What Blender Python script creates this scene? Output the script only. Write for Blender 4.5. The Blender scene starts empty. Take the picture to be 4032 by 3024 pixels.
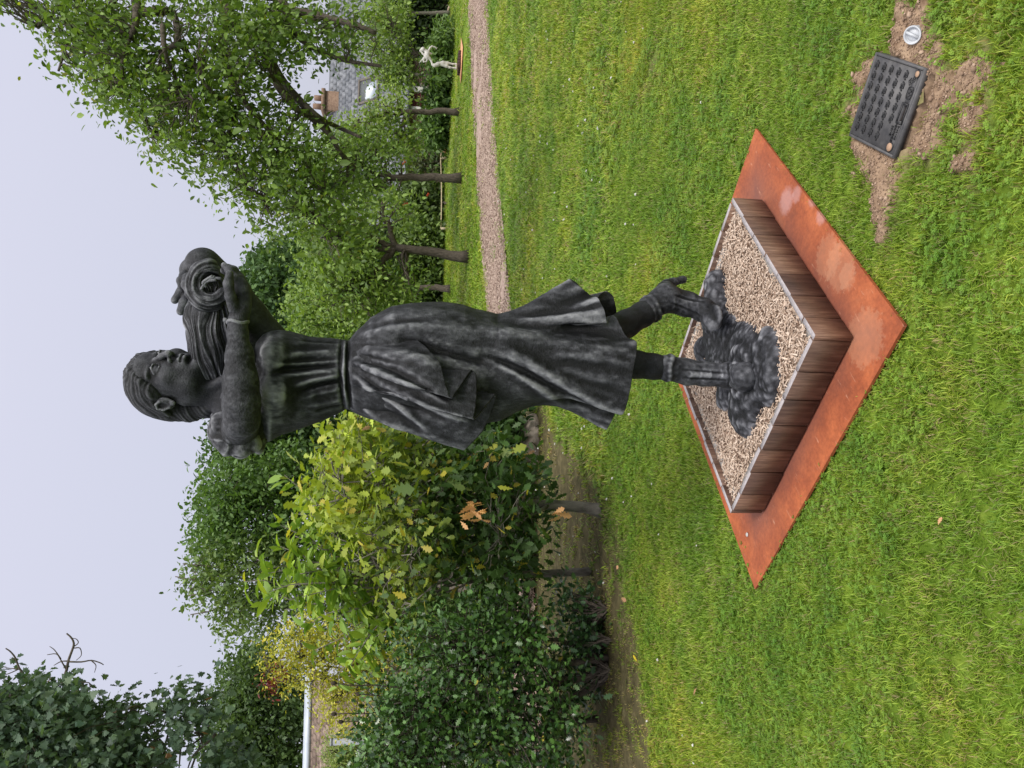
import bpy, bmesh, math, random
import numpy as np
from mathutils import Matrix, Vector
rng = np.random.default_rng(7)
random.seed(7)
SC = bpy.context.scene
COL = SC.collection

# ---------------- camera (the photograph was taken with the phone turned a quarter turn) ----------------
FOC = 3060.0
PIT, ROL, CAMH = math.radians(8.35), math.radians(-1.6), 1.55
CAM = np.array([0, 0, CAMH])
_fw = np.array([0, math.cos(PIT), -math.sin(PIT)])
_up = np.array([0, math.sin(PIT), math.cos(PIT)])
_ex = np.array([1.0, 0, 0])
CR = math.cos(ROL) * _ex - math.sin(ROL) * _up
CD = -math.sin(ROL) * _ex - math.cos(ROL) * _up
cam_d = bpy.data.cameras.new('camera')
cam = bpy.data.objects.new('camera', cam_d)
COL.objects.link(cam)
cam_d.sensor_fit = 'HORIZONTAL'
cam_d.sensor_width = 36.0
cam_d.lens = FOC / 4032 * 36.0
cam_d.clip_start = 0.05
cam_d.clip_end = 2000
m = Matrix.Identity(4)
for i in range(3):
    m[i][0], m[i][1], m[i][2], m[i][3] = CD[i], CR[i], -_fw[i], CAM[i]
cam.matrix_world = m
SC.camera = cam

# ---------------- world and sun: bright overcast ----------------
W_ = bpy.data.worlds.new('World')
SC.world = W_
W_.use_nodes = True
nt = W_.node_tree
nt.nodes.clear()
SUN_EL, SUN_AZ = math.radians(52), math.radians(150)     # azimuth measured from +Y towards +X
out = nt.nodes.new('ShaderNodeOutputWorld')
add = nt.nodes.new('ShaderNodeAddShader')
bg1 = nt.nodes.new('ShaderNodeBackground')
bg2 = nt.nodes.new('ShaderNodeBackground')
sky = nt.nodes.new('ShaderNodeTexSky')
sky.sky_type = 'NISHITA'
sky.sun_disc = False
sky.sun_elevation = SUN_EL
sky.sun_rotation = SUN_AZ
sky.air_density = 1.0
sky.dust_density = 4.0
bg1.inputs[1].default_value = 0.02
nt.links.new(sky.outputs[0], bg1.inputs[0])
geo = nt.nodes.new('ShaderNodeTexCoord')
sep = nt.nodes.new('ShaderNodeSeparateXYZ')
nt.links.new(geo.outputs['Generated'], sep.inputs[0])
ramp = nt.nodes.new('ShaderNodeValToRGB')          # overcast dome: brighter towards the zenith everywhere
e = ramp.color_ramp.elements
e[0].position = 0.0
e[0].color = (0.315, 0.315, 0.372, 1)
e[1].position = 1.0
e[1].color = (1.22, 1.19, 1.14, 1)
q = e.new(0.42)
q.color = (0.405, 0.402, 0.468, 1)
nt.links.new(sep.outputs[2], ramp.inputs[0])
nt.links.new(ramp.outputs[0], bg2.inputs[0])
bg2.inputs[1].default_value = 1.0
nt.links.new(bg1.outputs[0], add.inputs[0])
nt.links.new(bg2.outputs[0], add.inputs[1])
nt.links.new(add.outputs[0], out.inputs[0])
sun_d = bpy.data.lights.new('sun', 'SUN')
sun_d.energy = 1.5
sun_d.angle = math.radians(14)
sun_d.color = (1.0, 0.96, 0.9)
sun = bpy.data.objects.new('sun', sun_d)
COL.objects.link(sun)
sv = Vector((math.sin(SUN_AZ) * math.cos(SUN_EL), math.cos(SUN_AZ) * math.cos(SUN_EL), math.sin(SUN_EL)))
sun.rotation_euler = (-sv).to_track_quat('-Z', 'Y').to_euler()
SC.view_settings.view_transform = 'Standard'
SC.view_settings.look = 'None'
SC.view_settings.gamma = 1
SC.view_settings.exposure = 0.68
SC.view_settings.use_curve_mapping = False
SC.render.engine = 'CYCLES'
try:
    SC.cycles.use_denoising = True
    SC.cycles.max_bounces = 6
    SC.cycles.transparent_max_bounces = 6
except Exception:
    pass

# ---------------- helpers ----------------
def ray(x, y):
    return (1512 - y) * CR + FOC * _fw + (x - 2016) * CD
def W(x, y, d):                     # point on the sight line of a photo point at distance d along +Y
    v = ray(x, y)
    return CAM + v * (d / v[1])
def G(x, y, z=0.0):                 # where that sight line meets the level z
    v = ray(x, y)
    return CAM + v * ((z - CAMH) / v[2])
def proj(P):
    v = P - CAM
    z = v @ _fw
    return 2016 + FOC * (v @ CD) / z, 1512 - FOC * (v @ CR) / z

def tag(o, label=None, cat=None, group=None, kind=None):
    if label: o['label'] = label
    if cat: o['category'] = cat
    if group: o['group'] = group
    if kind: o['kind'] = kind
    return o
def empty(name, loc=(0, 0, 0), label=None, cat=None, group=None):
    o = bpy.data.objects.new(name, None)
    o.empty_display_size = 0.1
    o.location = loc
    COL.objects.link(o)
    return tag(o, label, cat, group)
def link(name, me, mat=None, parent=None, world=True):
    if mat is not None and len(me.materials) == 0:
        me.materials.append(mat)
    o = bpy.data.objects.new(name, me)
    COL.objects.link(o)
    if parent is not None:
        o.parent = parent
        if world:                   # mesh is given in world coordinates
            chain = Matrix.Identity(4)
            p = parent
            while p is not None:
                chain = p.matrix_basis @ chain
                p = p.parent
            o.matrix_basis = chain.inverted()
    return o
def mesh_np(name, V, F, smooth=False, cols=None):
    """V (n,3); F (m,k) array or list of such arrays"""
    me = bpy.data.meshes.new(name)
    V = np.asarray(V, dtype=np.float32)
    Fs = F if isinstance(F, list) else [F]
    Fs = [np.asarray(f, dtype=np.int32) for f in Fs if len(f)]
    nl = sum(f.size for f in Fs)
    npoly = sum(len(f) for f in Fs)
    me.vertices.add(len(V))
    me.vertices.foreach_set('co', V.ravel())
    me.loops.add(nl)
    me.loops.foreach_set('vertex_index', np.concatenate([f.ravel() for f in Fs]))
    tot = np.concatenate([np.full(len(f), f.shape[1], np.int32) for f in Fs])
    st = np.concatenate([[0], np.cumsum(tot)[:-1]]).astype(np.int32)
    me.polygons.add(npoly)
    me.polygons.foreach_set('loop_start', st)
    if smooth:
        me.polygons.foreach_set('use_smooth', np.ones(npoly, bool))
    me.update(calc_edges=True)
    if cols is not None:            # per-vertex grey / rgb attribute
        a = me.color_attributes.new('tint', 'FLOAT_COLOR', 'POINT')
        c = np.ones((len(V), 4), np.float32)
        c[:, :3] = cols if cols.ndim == 2 else cols[:, None]
        a.data.foreach_set('color', c.ravel())
    return me

class MB:                           # small collector for boxes, prisms and tubes
    def __init__(s):
        s.V, s.F4, s.F3, s.n = [], [], [], 0
    def add(s, V, F4=None, F3=None):
        V = np.asarray(V, float)
        s.V.append(V)
        if F4 is not None and len(F4): s.F4.append(np.asarray(F4) + s.n)
        if F3 is not None and len(F3): s.F3.append(np.asarray(F3) + s.n)
        s.n += len(V)
    def box(s, lo, hi, M=None):
        lo, hi = np.array(lo, float), np.array(hi, float)
        V = np.array([[x, y, z] for z in (lo[2], hi[2]) for y in (lo[1], hi[1]) for x in (lo[0], hi[0])])
        if M is not None:
            V = V @ np.array(M)[:3, :3].T + np.array(M)[:3, 3]
        s.add(V, [[0, 2, 3, 1], [4, 5, 7, 6], [0, 1, 5, 4], [2, 6, 7, 3], [0, 4, 6, 2], [1, 3, 7, 5]])
    def tube(s, P, R, k=7, cap=True):
        P = np.asarray(P, float)
        R = np.broadcast_to(np.asarray(R, float), (len(P),))
        T = np.gradient(P, axis=0)
        T /= np.linalg.norm(T, axis=1)[:, None] + 1e-9
        a = np.array([0.31, 0.17, 0.93]) if abs(T[0] @ np.array([0.31, 0.17, 0.93])) < .9 else np.array([1.0, 0, 0])
        V = []
        n = np.cross(T[0], a)
        n /= np.linalg.norm(n)
        for i in range(len(P)):
            n = n - (n @ T[i]) * T[i]
            n /= np.linalg.norm(n) + 1e-9
            b = np.cross(T[i], n)
            th = np.arange(k) * 2 * math.pi / k
            V.append(P[i] + R[i] * (np.cos(th)[:, None] * n + np.sin(th)[:, None] * b))
        V = np.concatenate(V)
        F = [[i * k + j, i * k + (j + 1) % k, (i + 1) * k + (j + 1) % k, (i + 1) * k + j] for i in range(len(P) - 1) for j in range(k)]
        F3 = []
        if cap:
            V = np.vstack([V, P[0], P[-1]])
            c0, c1 = len(V) - 2, len(V) - 1
            F3 = [[c0, (j + 1) % k, j] for j in range(k)] + [[c1, (len(P) - 1) * k + j, (len(P) - 1) * k + (j + 1) % k] for j in range(k)]
        s.add(V, F, F3)
    def prism(s, poly, z0, z1, M=None):
        poly = np.asarray(poly, float)
        n = len(poly)
        V = np.vstack([np.c_[poly, np.full(n, z0)], np.c_[poly, np.full(n, z1)]])
        if M is not None:
            V = V @ np.array(M)[:3, :3].T + np.array(M)[:3, 3]
        F = [[i, (i + 1) % n, n + (i + 1) % n, n + i] for i in range(n)]
        V = np.vstack([V, V[:n].mean(0), V[n:].mean(0)])
        F3 = [[2 * n, (i + 1) % n, i] for i in range(n)] + [[2 * n + 1, n + i, n + (i + 1) % n] for i in range(n)]
        s.add(V, F, F3)
    def mesh(s, name, smooth=False, cols=None):
        F = []
        if s.F4: F.append(np.concatenate(s.F4))
        if s.F3: F.append(np.concatenate(s.F3))
        return mesh_np(name, np.concatenate(s.V), F, smooth, cols)
    def build(s, name, mat, parent=None, smooth=False, cols=None):
        return link(name, s.mesh(name, smooth, cols), mat, parent)

# ---------------- materials ----------------
def new_mat(name):
    m = bpy.data.materials.new(name)
    m.use_nodes = True
    n = m.node_tree
    n.nodes.clear()
    o = n.nodes.new('ShaderNodeOutputMaterial')
    b = n.nodes.new('ShaderNodeBsdfPrincipled')
    n.links.new(b.outputs[0], o.inputs[0])
    return m, n, b
def nd(n, t, **kw):
    x = n.nodes.new('ShaderNode' + t)
    for k, v in kw.items():
        if k.startswith('i_'):
            x.inputs[k[2:].replace('_', ' ')].default_value = v
        else:
            setattr(x, k, v)
    return x
def noise(n, scale, detail=4, rough=0.55, coord='Object', vec=None, stretch=None):
    t = nd(n, 'TexNoise')
    t.inputs['Scale'].default_value = scale
    t.inputs['Detail'].default_value = detail
    t.inputs['Roughness'].default_value = rough
    if vec is None:
        tc = nd(n, 'TexCoord')
        vec = tc.outputs[coord]
    if stretch is not None:
        mp = nd(n, 'Mapping')
        mp.inputs['Scale'].default_value = stretch
        n.links.new(vec, mp.inputs['Vector'])
        vec = mp.outputs[0]
    n.links.new(vec, t.inputs['Vector'])
    return t
def cramp(n, src, stops):
    r = nd(n, 'ValToRGB')
    e = r.color_ramp.elements
    while len(e) > 1:
        e.remove(e[0])
    e[0].position = stops[0][0]
    e[0].color = (*stops[0][1], 1)
    for p, c in stops[1:]:
        q = e.new(p)
        q.color = (*c, 1)
    n.links.new(src, r.inputs[0])
    return r
def mixc(n, fac, a, b, mode='MIX'):
    x = nd(n, 'Mix', data_type='RGBA', blend_type=mode)
    for s, i in ((fac, 0), (a, 6), (b, 7)):
        if hasattr(s, 'is_output'):
            n.links.new(s, x.inputs[i])
        elif i == 0:
            x.inputs[0].default_value = s
        else:
            x.inputs[i].default_value = (*s, 1)
    return x.outputs[2]
def bump(n, b, h, strength=0.4, dist=0.01):
    x = nd(n, 'Bump')
    x.inputs['Strength'].default_value = strength
    x.inputs['Distance'].default_value = dist
    n.links.new(h, x.inputs['Height'])
    n.links.new(x.outputs[0], b.inputs['Normal'])
def simple_mat(name, c1, c2, scale=20, rough=0.8, bstr=0.2, bdist=0.005, stretch=None, spec=0.3):
    m, n, b = new_mat(name)
    t = noise(n, scale, 6, 0.6, stretch=stretch)
    r = cramp(n, t.outputs[0], [(0.3, c1), (0.7, c2)])
    n.links.new(r.outputs[0], b.inputs['Base Color'])
    b.inputs['Roughness'].default_value = rough
    b.inputs['Specular IOR Level'].default_value = spec
    if bstr: bump(n, b, t.outputs[0], bstr, bdist)
    return m
def tint_mat(name, rough=0.6, spec=0.3, trans=0.0, nscale=0.0, nstr=0.0):
    """colour from the mesh attribute 'tint' (leaf to leaf colour differences)"""
    m, n, b = new_mat(name)
    a = nd(n, 'Attribute', attribute_name='tint')
    col = a.outputs['Color']
    if nscale:
        t = noise(n, nscale, 3)
        g = cramp(n, t.outputs[0], [(0.3, (1 - nstr,) * 3), (0.7, (1 + nstr,) * 3)])
        col = mixc(n, 1.0, col, g.outputs[0], 'MULTIPLY')
    n.links.new(col, b.inputs['Base Color'])
    b.inputs['Roughness'].default_value = rough
    b.inputs['Specular IOR Level'].default_value = spec
    if trans:
        tr = nd(n, 'BsdfTranslucent')
        sc = mixc(n, 1.0, col, (1.1, 1.15, 0.5), 'MULTIPLY')
        n.links.new(sc, tr.inputs[0])
        mx = nd(n, 'MixShader')
        mx.inputs[0].default_value = trans
        o = [x for x in n.nodes if x.type == 'OUTPUT_MATERIAL'][0]
        n.links.new(b.outputs[0], mx.inputs[1])
        n.links.new(tr.outputs[0], mx.inputs[2])
        n.links.new(mx.outputs[0], o.inputs[0])
    return m
def interp(x, xs, ys):
    return np.interp(x, xs, ys)
def catmull(P, n):
    P = np.asarray(P, float)
    Q = np.vstack([2 * P[0] - P[1], P, 2 * P[-1] - P[-2]])
    out = []
    for i in range(len(P) - 1):
        t = np.linspace(0, 1, n, endpoint=False)[:, None]
        a, b, c, d = Q[i:i + 4]
        out.append(0.5 * (2 * b + (c - a) * t + (2 * a - 5 * b + 4 * c - d) * t ** 2 + (3 * b - a - 3 * c + d) * t ** 3))
    out.append(P[-1:])
    return np.vstack(out)
# ======================= ground, path, beds =======================
def gpx(x, y, z=0.0):
    return G(x, y, z)
# bare soil and thin turf, as ellipses on the ground: (x, y centre m, rx, ry, turn)
def gell(cx, cy, rx, ry, z=0):      # photo centre, radii in photo px -> ground ellipse
    c = G(cx, cy, z); a = G(cx, cy - ry, z); b = G(cx - rx, cy, z)
    return c[:2], abs(a[0] - c[0]), abs(b[1] - c[1])
SOIL = [gell(3500, 410, 165, 265), gell(3590, 125, 75, 120), gell(3850, 290, 85, 75), gell(3700, 400, 85, 100), gell(3820, 480, 50, 65), gell(3500, 690, 65, 100), gell(3440, 560, 80, 80), gell(3660, 560, 50, 60),
        gell(3480, 800, 38, 85), gell(3800, 640, 40, 40), gell(3560, 20, 45, 60), gell(3480, 910, 25, 50)]
def lawn_z(P):
    return .012 * vnoise2(P * 1.3, 11) * np.clip((P[:, 1] - 3.2) / 3, 0, 1)
def soil_mask(P):
    m = np.zeros(len(P))
    n = vnoise2(P * 9) * .35 + vnoise2(P * 28) * .25 + vnoise2(P * 75, 9) * .22
    for c, a, b in SOIL:
        r = np.hypot((P[:, 0] - c[0]) / a, (P[:, 1] - c[1]) / b)
        m = np.maximum(m, np.clip((1.02 - r + n) * 2.4, 0, 1))
    return m
def vnoise2(P, seed=0):
    I = np.floor(P).astype(np.int64); f = P - I; f = f * f * (3 - 2 * f)
    o = 0
    for i in (0, 1):
        for j in (0, 1):
            h = (I[:, 0] + i) * 374761393 + (I[:, 1] + j) * 668265263 + seed * 974711
            h = (h ^ (h >> 13)) * 1274126177
            h = ((h ^ (h >> 16)) & 0xffff) / 32767.5 - 1
            o = o + h * (f[:, 0] if i else 1 - f[:, 0]) * (f[:, 1] if j else 1 - f[:, 1])
    return o
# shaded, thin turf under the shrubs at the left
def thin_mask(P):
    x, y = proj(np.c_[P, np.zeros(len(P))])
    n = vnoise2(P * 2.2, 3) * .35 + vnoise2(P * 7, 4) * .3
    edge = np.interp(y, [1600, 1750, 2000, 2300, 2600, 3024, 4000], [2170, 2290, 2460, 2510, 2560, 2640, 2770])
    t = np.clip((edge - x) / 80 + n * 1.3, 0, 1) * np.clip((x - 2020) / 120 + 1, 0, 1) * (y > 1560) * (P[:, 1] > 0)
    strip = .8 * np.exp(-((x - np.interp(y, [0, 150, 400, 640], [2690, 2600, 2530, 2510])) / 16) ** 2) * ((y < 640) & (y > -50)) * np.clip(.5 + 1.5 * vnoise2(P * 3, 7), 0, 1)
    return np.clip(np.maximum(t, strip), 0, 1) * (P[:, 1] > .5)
PATH_A, PATH_B = G(1955, 550)[:2], G(2004, 1120)[:2]          # near edge
PATH_C, PATH_D = G(1868, 300)[:2], G(1897, 1100)[:2]          # far edge
def path_edges():
    near = [G(1923, 5), G(1950, 500), G(1985, 900), G(2014, 1200), G(2062, 1700), G(2100, 2200), G(2145, 2900), G(2170, 3600)]
    far = [G(1848, 5), G(1868, 400), G(1888, 800), G(1925, 1200), G(1965, 1700), G(2000, 2200), G(2030, 2900), G(2060, 3600)]
    near = np.array(near)[:, :2]; far = np.array(far)[:, :2]
    near = np.vstack([near[0] + (near[0] - near[1]) * 1.5, near]); far = np.vstack([far[0] + (far[0] - far[1]) * 1.5, far])
    return near, far
PN, PF = path_edges()
def path_mask(P):                   # 1 inside the chip path
    yn = np.interp(P[:, 0], PN[::-1, 0], PN[::-1, 1]); yf = np.interp(P[:, 0], PF[::-1, 0], PF[::-1, 1])
    w = vnoise2(P * 1.7, 5) * .12 + vnoise2(P * 5, 6) * .10
    return np.clip((P[:, 1] - yn + w) * 5, 0, 1) * np.clip((yf - P[:, 1] + w * 1.5) * 4, 0, 1)
PLATE = [G(*q) for q in ((2990, 491), (3594, 1273), (2993, 2332), (2662, 1473))]
PC = np.mean(PLATE, 0)[:2]
_e = PLATE[0] - PLATE[1]
PANG = math.atan2(_e[1], _e[0])      # direction of the near-right edge
PSIDE = 1.42
def plate_local(P):
    d = P - PC
    c, s = math.cos(PANG), math.sin(PANG)
    return np.c_[d[:, 0] * c + d[:, 1] * s, -d[:, 0] * s + d[:, 1] * c]
FARP = G(1822, 235)[:2]
def plate_in(P, grow=0.0):
    q = np.abs(plate_local(P))
    return (q.max(1) < PSIDE / 2 + grow)

COVER_Z = .024
CQ = [G(3462, 201, COVER_Z), G(3634, 273, COVER_Z), G(3507, 632, COVER_Z), G(3354, 527, COVER_Z)]
CC_ = np.mean(CQ, 0)
_eu = ((CQ[3] - CQ[0]) + (CQ[2] - CQ[1])) / 2; _ev = ((CQ[1] - CQ[0]) + (CQ[2] - CQ[3])) / 2
C_LU, C_LV = np.linalg.norm(_eu[:2]), np.linalg.norm(_ev[:2])
C_EU = _eu[:2] / C_LU
C_EV = np.array([-C_EU[1], C_EU[0]]); C_EV *= np.sign(C_EV @ _ev[:2])
# lawn: one sheet to the horizon, finer towards the camera
def lawn():
    ys = np.concatenate([[-40, -10, -2], np.linspace(0, 6, 121), np.linspace(6.2, 30, 120), [34, 40, 60, 100, 200, 500, 900]])
    xr = np.concatenate([[-900, -300, -100, -40, -20], np.linspace(-12, 16, 240), [20, 40, 100, 300, 900]])
    X, Y = np.meshgrid(xr, ys)
    P = np.c_[X.ravel(), Y.ravel()]
    s, t, pm = soil_mask(P), thin_mask(P), path_mask(P)
    Z = lawn_z(P) * (np.abs(P[:, 0]) < 12) * (P[:, 1] < 30)
    Z = np.where(plate_in(P, .25), -.004, Z) - .0
    n, m = len(ys), len(xr)
    I = np.arange(n - 1)[:, None] * m; J = np.arange(m - 1)[None]
    F = np.stack([I + J, I + J + 1, I + m + J + 1, I + m + J], -1).reshape(-1, 4)
    q = P - CC_[:2]
    hole = (np.abs(q @ C_EU) < C_LU / 2 + .06) & (np.abs(q @ C_EV) < C_LV / 2 + .13) & (s > .2)
    F = F[~hole[F].all(1)]              # the ground is open under the cover and its hollow
    me = mesh_np('lawn', np.c_[P, Z], F, True, np.c_[s, t, pm])
    m_, n_, b = new_mat('lawn_turf')
    at = nd(n_, 'Attribute', attribute_name='tint')
    sp = nd(n_, 'SeparateColor')
    n_.links.new(at.outputs['Color'], sp.inputs[0])
    t1 = noise(n_, .45, 5, .6); t2 = noise(n_, 9, 6, .7); t3 = noise(n_, 1.2, 3, .5, stretch=(.35, 2.2, 1))
    g1 = cramp(n_, t2.outputs[0], [(.25, (.045, .075, .010)), (.5, (.115, .175, .020)), (.75, (.21, .26, .045))])
    g2 = cramp(n_, t1.outputs[0], [(.3, (.75, .85, .7)), (.7, (1.15, 1.1, 1.2))])
    c = mixc(n_, 1.0, g1.outputs[0], g2.outputs[0], 'MULTIPLY')
    g3 = cramp(n_, t3.outputs[0], [(.35, (.8, .85, .8)), (.6, (1.12, 1.12, 1.0))])
    c = mixc(n_, 1.0, c, g3.outputs[0], 'MULTIPLY')
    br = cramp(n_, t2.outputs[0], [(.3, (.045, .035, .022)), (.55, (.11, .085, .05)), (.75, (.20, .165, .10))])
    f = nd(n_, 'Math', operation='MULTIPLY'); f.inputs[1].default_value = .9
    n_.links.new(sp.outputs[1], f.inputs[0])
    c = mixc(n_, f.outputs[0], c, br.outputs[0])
    so = cramp(n_, t2.outputs[0], [(.3, (.17, .115, .075)), (.6, (.30, .215, .145)), (.8, (.40, .31, .22))])
    c = mixc(n_, sp.outputs[0], c, so.outputs[0])
    n_.links.new(c, b.inputs['Base Color'])
    b.inputs['Roughness'].default_value = .95
    b.inputs['Specular IOR Level'].default_value = .1
    bump(n_, b, t2.outputs[0], .6, .03)
    o = link('lawn', me, m_)
    tag(o, kind='structure')
lawn()
def path():
    xs = np.linspace(PF[-1, 0], PF[0, 0], 160)
    V, F = [], []
    K = 14
    for x in xs:
        a = np.interp(x, PN[::-1, 0], PN[::-1, 1]); b = np.interp(x, PF[::-1, 0], PF[::-1, 1])
        w = .12 * vnoise2(np.array([[x * 1.3, 3.0]]), 8)[0]
        for k in range(K):
            V.append((x, a + w + (b - a - w) * k / (K - 1), .016 + .012 * math.sin(math.pi * k / (K - 1))))
    F = [[i * K + k, (i + 1) * K + k, (i + 1) * K + k + 1, i * K + k + 1] for i in range(len(xs) - 1) for k in range(K - 1)]
    m_, n_, b = new_mat('path_chips')
    t = noise(n_, 16, 6, .7, stretch=(1, .8, 1)); t2 = noise(n_, 1.1, 4, .6)
    c1 = cramp(n_, t.outputs[0], [(.3, (.13, .085, .065)), (.5, (.34, .245, .20)), (.7, (.52, .41, .35))])
    gr = cramp(n_, t.outputs[0], [(.3, (.04, .07, .012)), (.7, (.12, .17, .03))])
    f = cramp(n_, t2.outputs[0], [(.58, (0, 0, 0)), (.68, (.7, .7, .7))])
    n_.links.new(mixc(n_, f.outputs[0], c1.outputs[0], gr.outputs[0]), b.inputs['Base Color'])
    b.inputs['Roughness'].default_value = .9
    bump(n_, b, t.outputs[0], .8, .03)
    o = link('path', mesh_np('path', V, np.array(F), True), m_)
    tag(o, kind='structure')
path()
def soil_height(P):
    q = P - CC_[:2]
    u, v = q @ C_EU, q @ C_EV
    m = soil_mask(P)
    h = m * (.010 + .009 * vnoise2(P * 14, 61) + .007 * vnoise2(P * 37, 62) + .004 * vnoise2(P * 90, 63))
    du = np.maximum(np.abs(u) - C_LU / 2, 0); dv = np.maximum(np.abs(v) - C_LV / 2, 0)
    inside = np.clip(1 - np.hypot(du, dv) / .02, 0, 1)
    pit = np.clip(1 - np.abs(v - C_LV / 2 - .028 - .012 * vnoise2(np.c_[u * 14, u * 0], 64)) / .034, 0, 1) * np.clip((C_LU / 2 + .01 - np.abs(u - .02)) / .03, 0, 1)
    return h * (1 - inside), np.clip(pit * 1.6, 0, 1), m
def soil_patch():
    x = np.arange(.35, 2.3, .011); y = np.arange(1.35, 3.1, .011)
    X, Y = np.meshgrid(x, y); P = np.c_[X.ravel(), Y.ravel()]
    h, pit, m = soil_height(P)
    z = np.where(m > .02, h + .022 * np.clip((m - .25) * 3, -.6, .25), -.03) * (1 - pit) - pit * .075
    nx, ny = len(x), len(y)
    I = np.arange(ny - 1)[:, None] * nx; J = np.arange(nx - 1)[None]
    F = np.stack([I + J, I + J + 1, I + nx + J + 1, I + nx + J], -1).reshape(-1, 4)
    F = F[(m[F] > .02).any(1)]
    mt = simple_mat('bare_soil', (.15, .095, .062), (.37, .265, .18), 24, .97, .7, .012, spec=.1)
    tag(link('soil', mesh_np('soil', np.c_[P, z], F, True), mt), kind='structure')
soil_patch()

def points_object(name, P, rotz, tilt, scale, idx, coll, label=None, kind='stuff'):
    """one ground-cover object: clumps set on points by geometry nodes"""
    me = bpy.data.meshes.new(name)
    me.vertices.add(len(P))
    me.vertices.foreach_set('co', np.asarray(P, np.float32).ravel())
    for nm, typ, arr, key in (('rot', 'FLOAT_VECTOR', np.c_[tilt, rotz], 'vector'), ('scl', 'FLOAT_VECTOR', scale, 'vector'), ('idx', 'INT', idx, 'value')):
        a = me.attributes.new(nm, typ, 'POINT')
        a.data.foreach_set(key, np.ascontiguousarray(arr, np.int32 if typ == 'INT' else np.float32).ravel())
    o = bpy.data.objects.new(name, me)
    COL.objects.link(o)
    ng = bpy.data.node_groups.new(name, 'GeometryNodeTree')
    ng.interface.new_socket('Geometry', in_out='INPUT', socket_type='NodeSocketGeometry')
    ng.interface.new_socket('Geometry', in_out='OUTPUT', socket_type='NodeSocketGeometry')
    N = ng.nodes
    gi, go = N.new('NodeGroupInput'), N.new('NodeGroupOutput')
    ci = N.new('GeometryNodeCollectionInfo')
    ci.inputs['Collection'].default_value = coll
    ci.inputs['Separate Children'].default_value = True
    ci.inputs['Reset Children'].default_value = True
    ip = N.new('GeometryNodeInstanceOnPoints')
    ip.inputs['Pick Instance'].default_value = True
    def na(nm, t):
        x = N.new('GeometryNodeInputNamedAttribute'); x.data_type = t
        x.inputs['Name'].default_value = nm
        return x.outputs['Attribute']
    L = ng.links
    L.new(gi.outputs[0], ip.inputs['Points'])
    L.new(ci.outputs[0], ip.inputs['Instance'])
    L.new(na('idx', 'INT'), ip.inputs['Instance Index'])
    L.new(na('rot', 'FLOAT_VECTOR'), ip.inputs['Rotation'])
    L.new(na('scl', 'FLOAT_VECTOR'), ip.inputs['Scale'])
    L.new(ip.outputs[0], go.inputs[0])
    md = o.modifiers.new('scatter', 'NODES')
    md.node_group = ng
    tag(o, label, kind=kind)
    return o
def proto_collection(name):
    return bpy.data.collections.new(name)       # not linked into the scene: only instanced
def proto(coll, name, me, mat):
    me.materials.append(mat)
    o = bpy.data.objects.new(name, me)
    coll.objects.link(o)

def grass_mat():
    m, n, b = new_mat('grass_blade')
    a = nd(n, 'Attribute', attribute_name='tint')
    gp = nd(n, 'NewGeometry')
    t1 = noise(n, .6, 5, .6, vec=gp.outputs['Position']); t2 = noise(n, 3.2, 4, .6, vec=gp.outputs['Position'])
    g = cramp(n, t1.outputs[0], [(.28, (.62, .80, .8)), (.5, (1.05, 1.05, 1)), (.68, (1.55, 1.22, 1.1))])
    g2 = cramp(n, t2.outputs[0], [(.3, (.68, .80, .8)), (.5, (1, 1, 1)), (.70, (1.32, 1.14, 1.4))])
    c = mixc(n, 1.0, a.outputs['Color'], g.outputs[0], 'MULTIPLY')
    c = mixc(n, 1.0, c, g2.outputs[0], 'MULTIPLY')
    n.links.new(c, b.inputs['Base Color'])
    b.inputs['Roughness'].default_value = .5
    b.inputs['Specular IOR Level'].default_value = .35
    tr = nd(n, 'BsdfTranslucent')
    n.links.new(mixc(n, 1.0, c, (1.1, 1.2, .5), 'MULTIPLY'), tr.inputs[0])
    mx = nd(n, 'MixShader'); mx.inputs[0].default_value = .35
    o = [x for x in n.nodes if x.type == 'OUTPUT_MATERIAL'][0]
    n.links.new(b.outputs[0], mx.inputs[1]); n.links.new(tr.outputs[0], mx.inputs[2]); n.links.new(mx.outputs[0], o.inputs[0])
    return m
M_GRASS = grass_mat()
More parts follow.
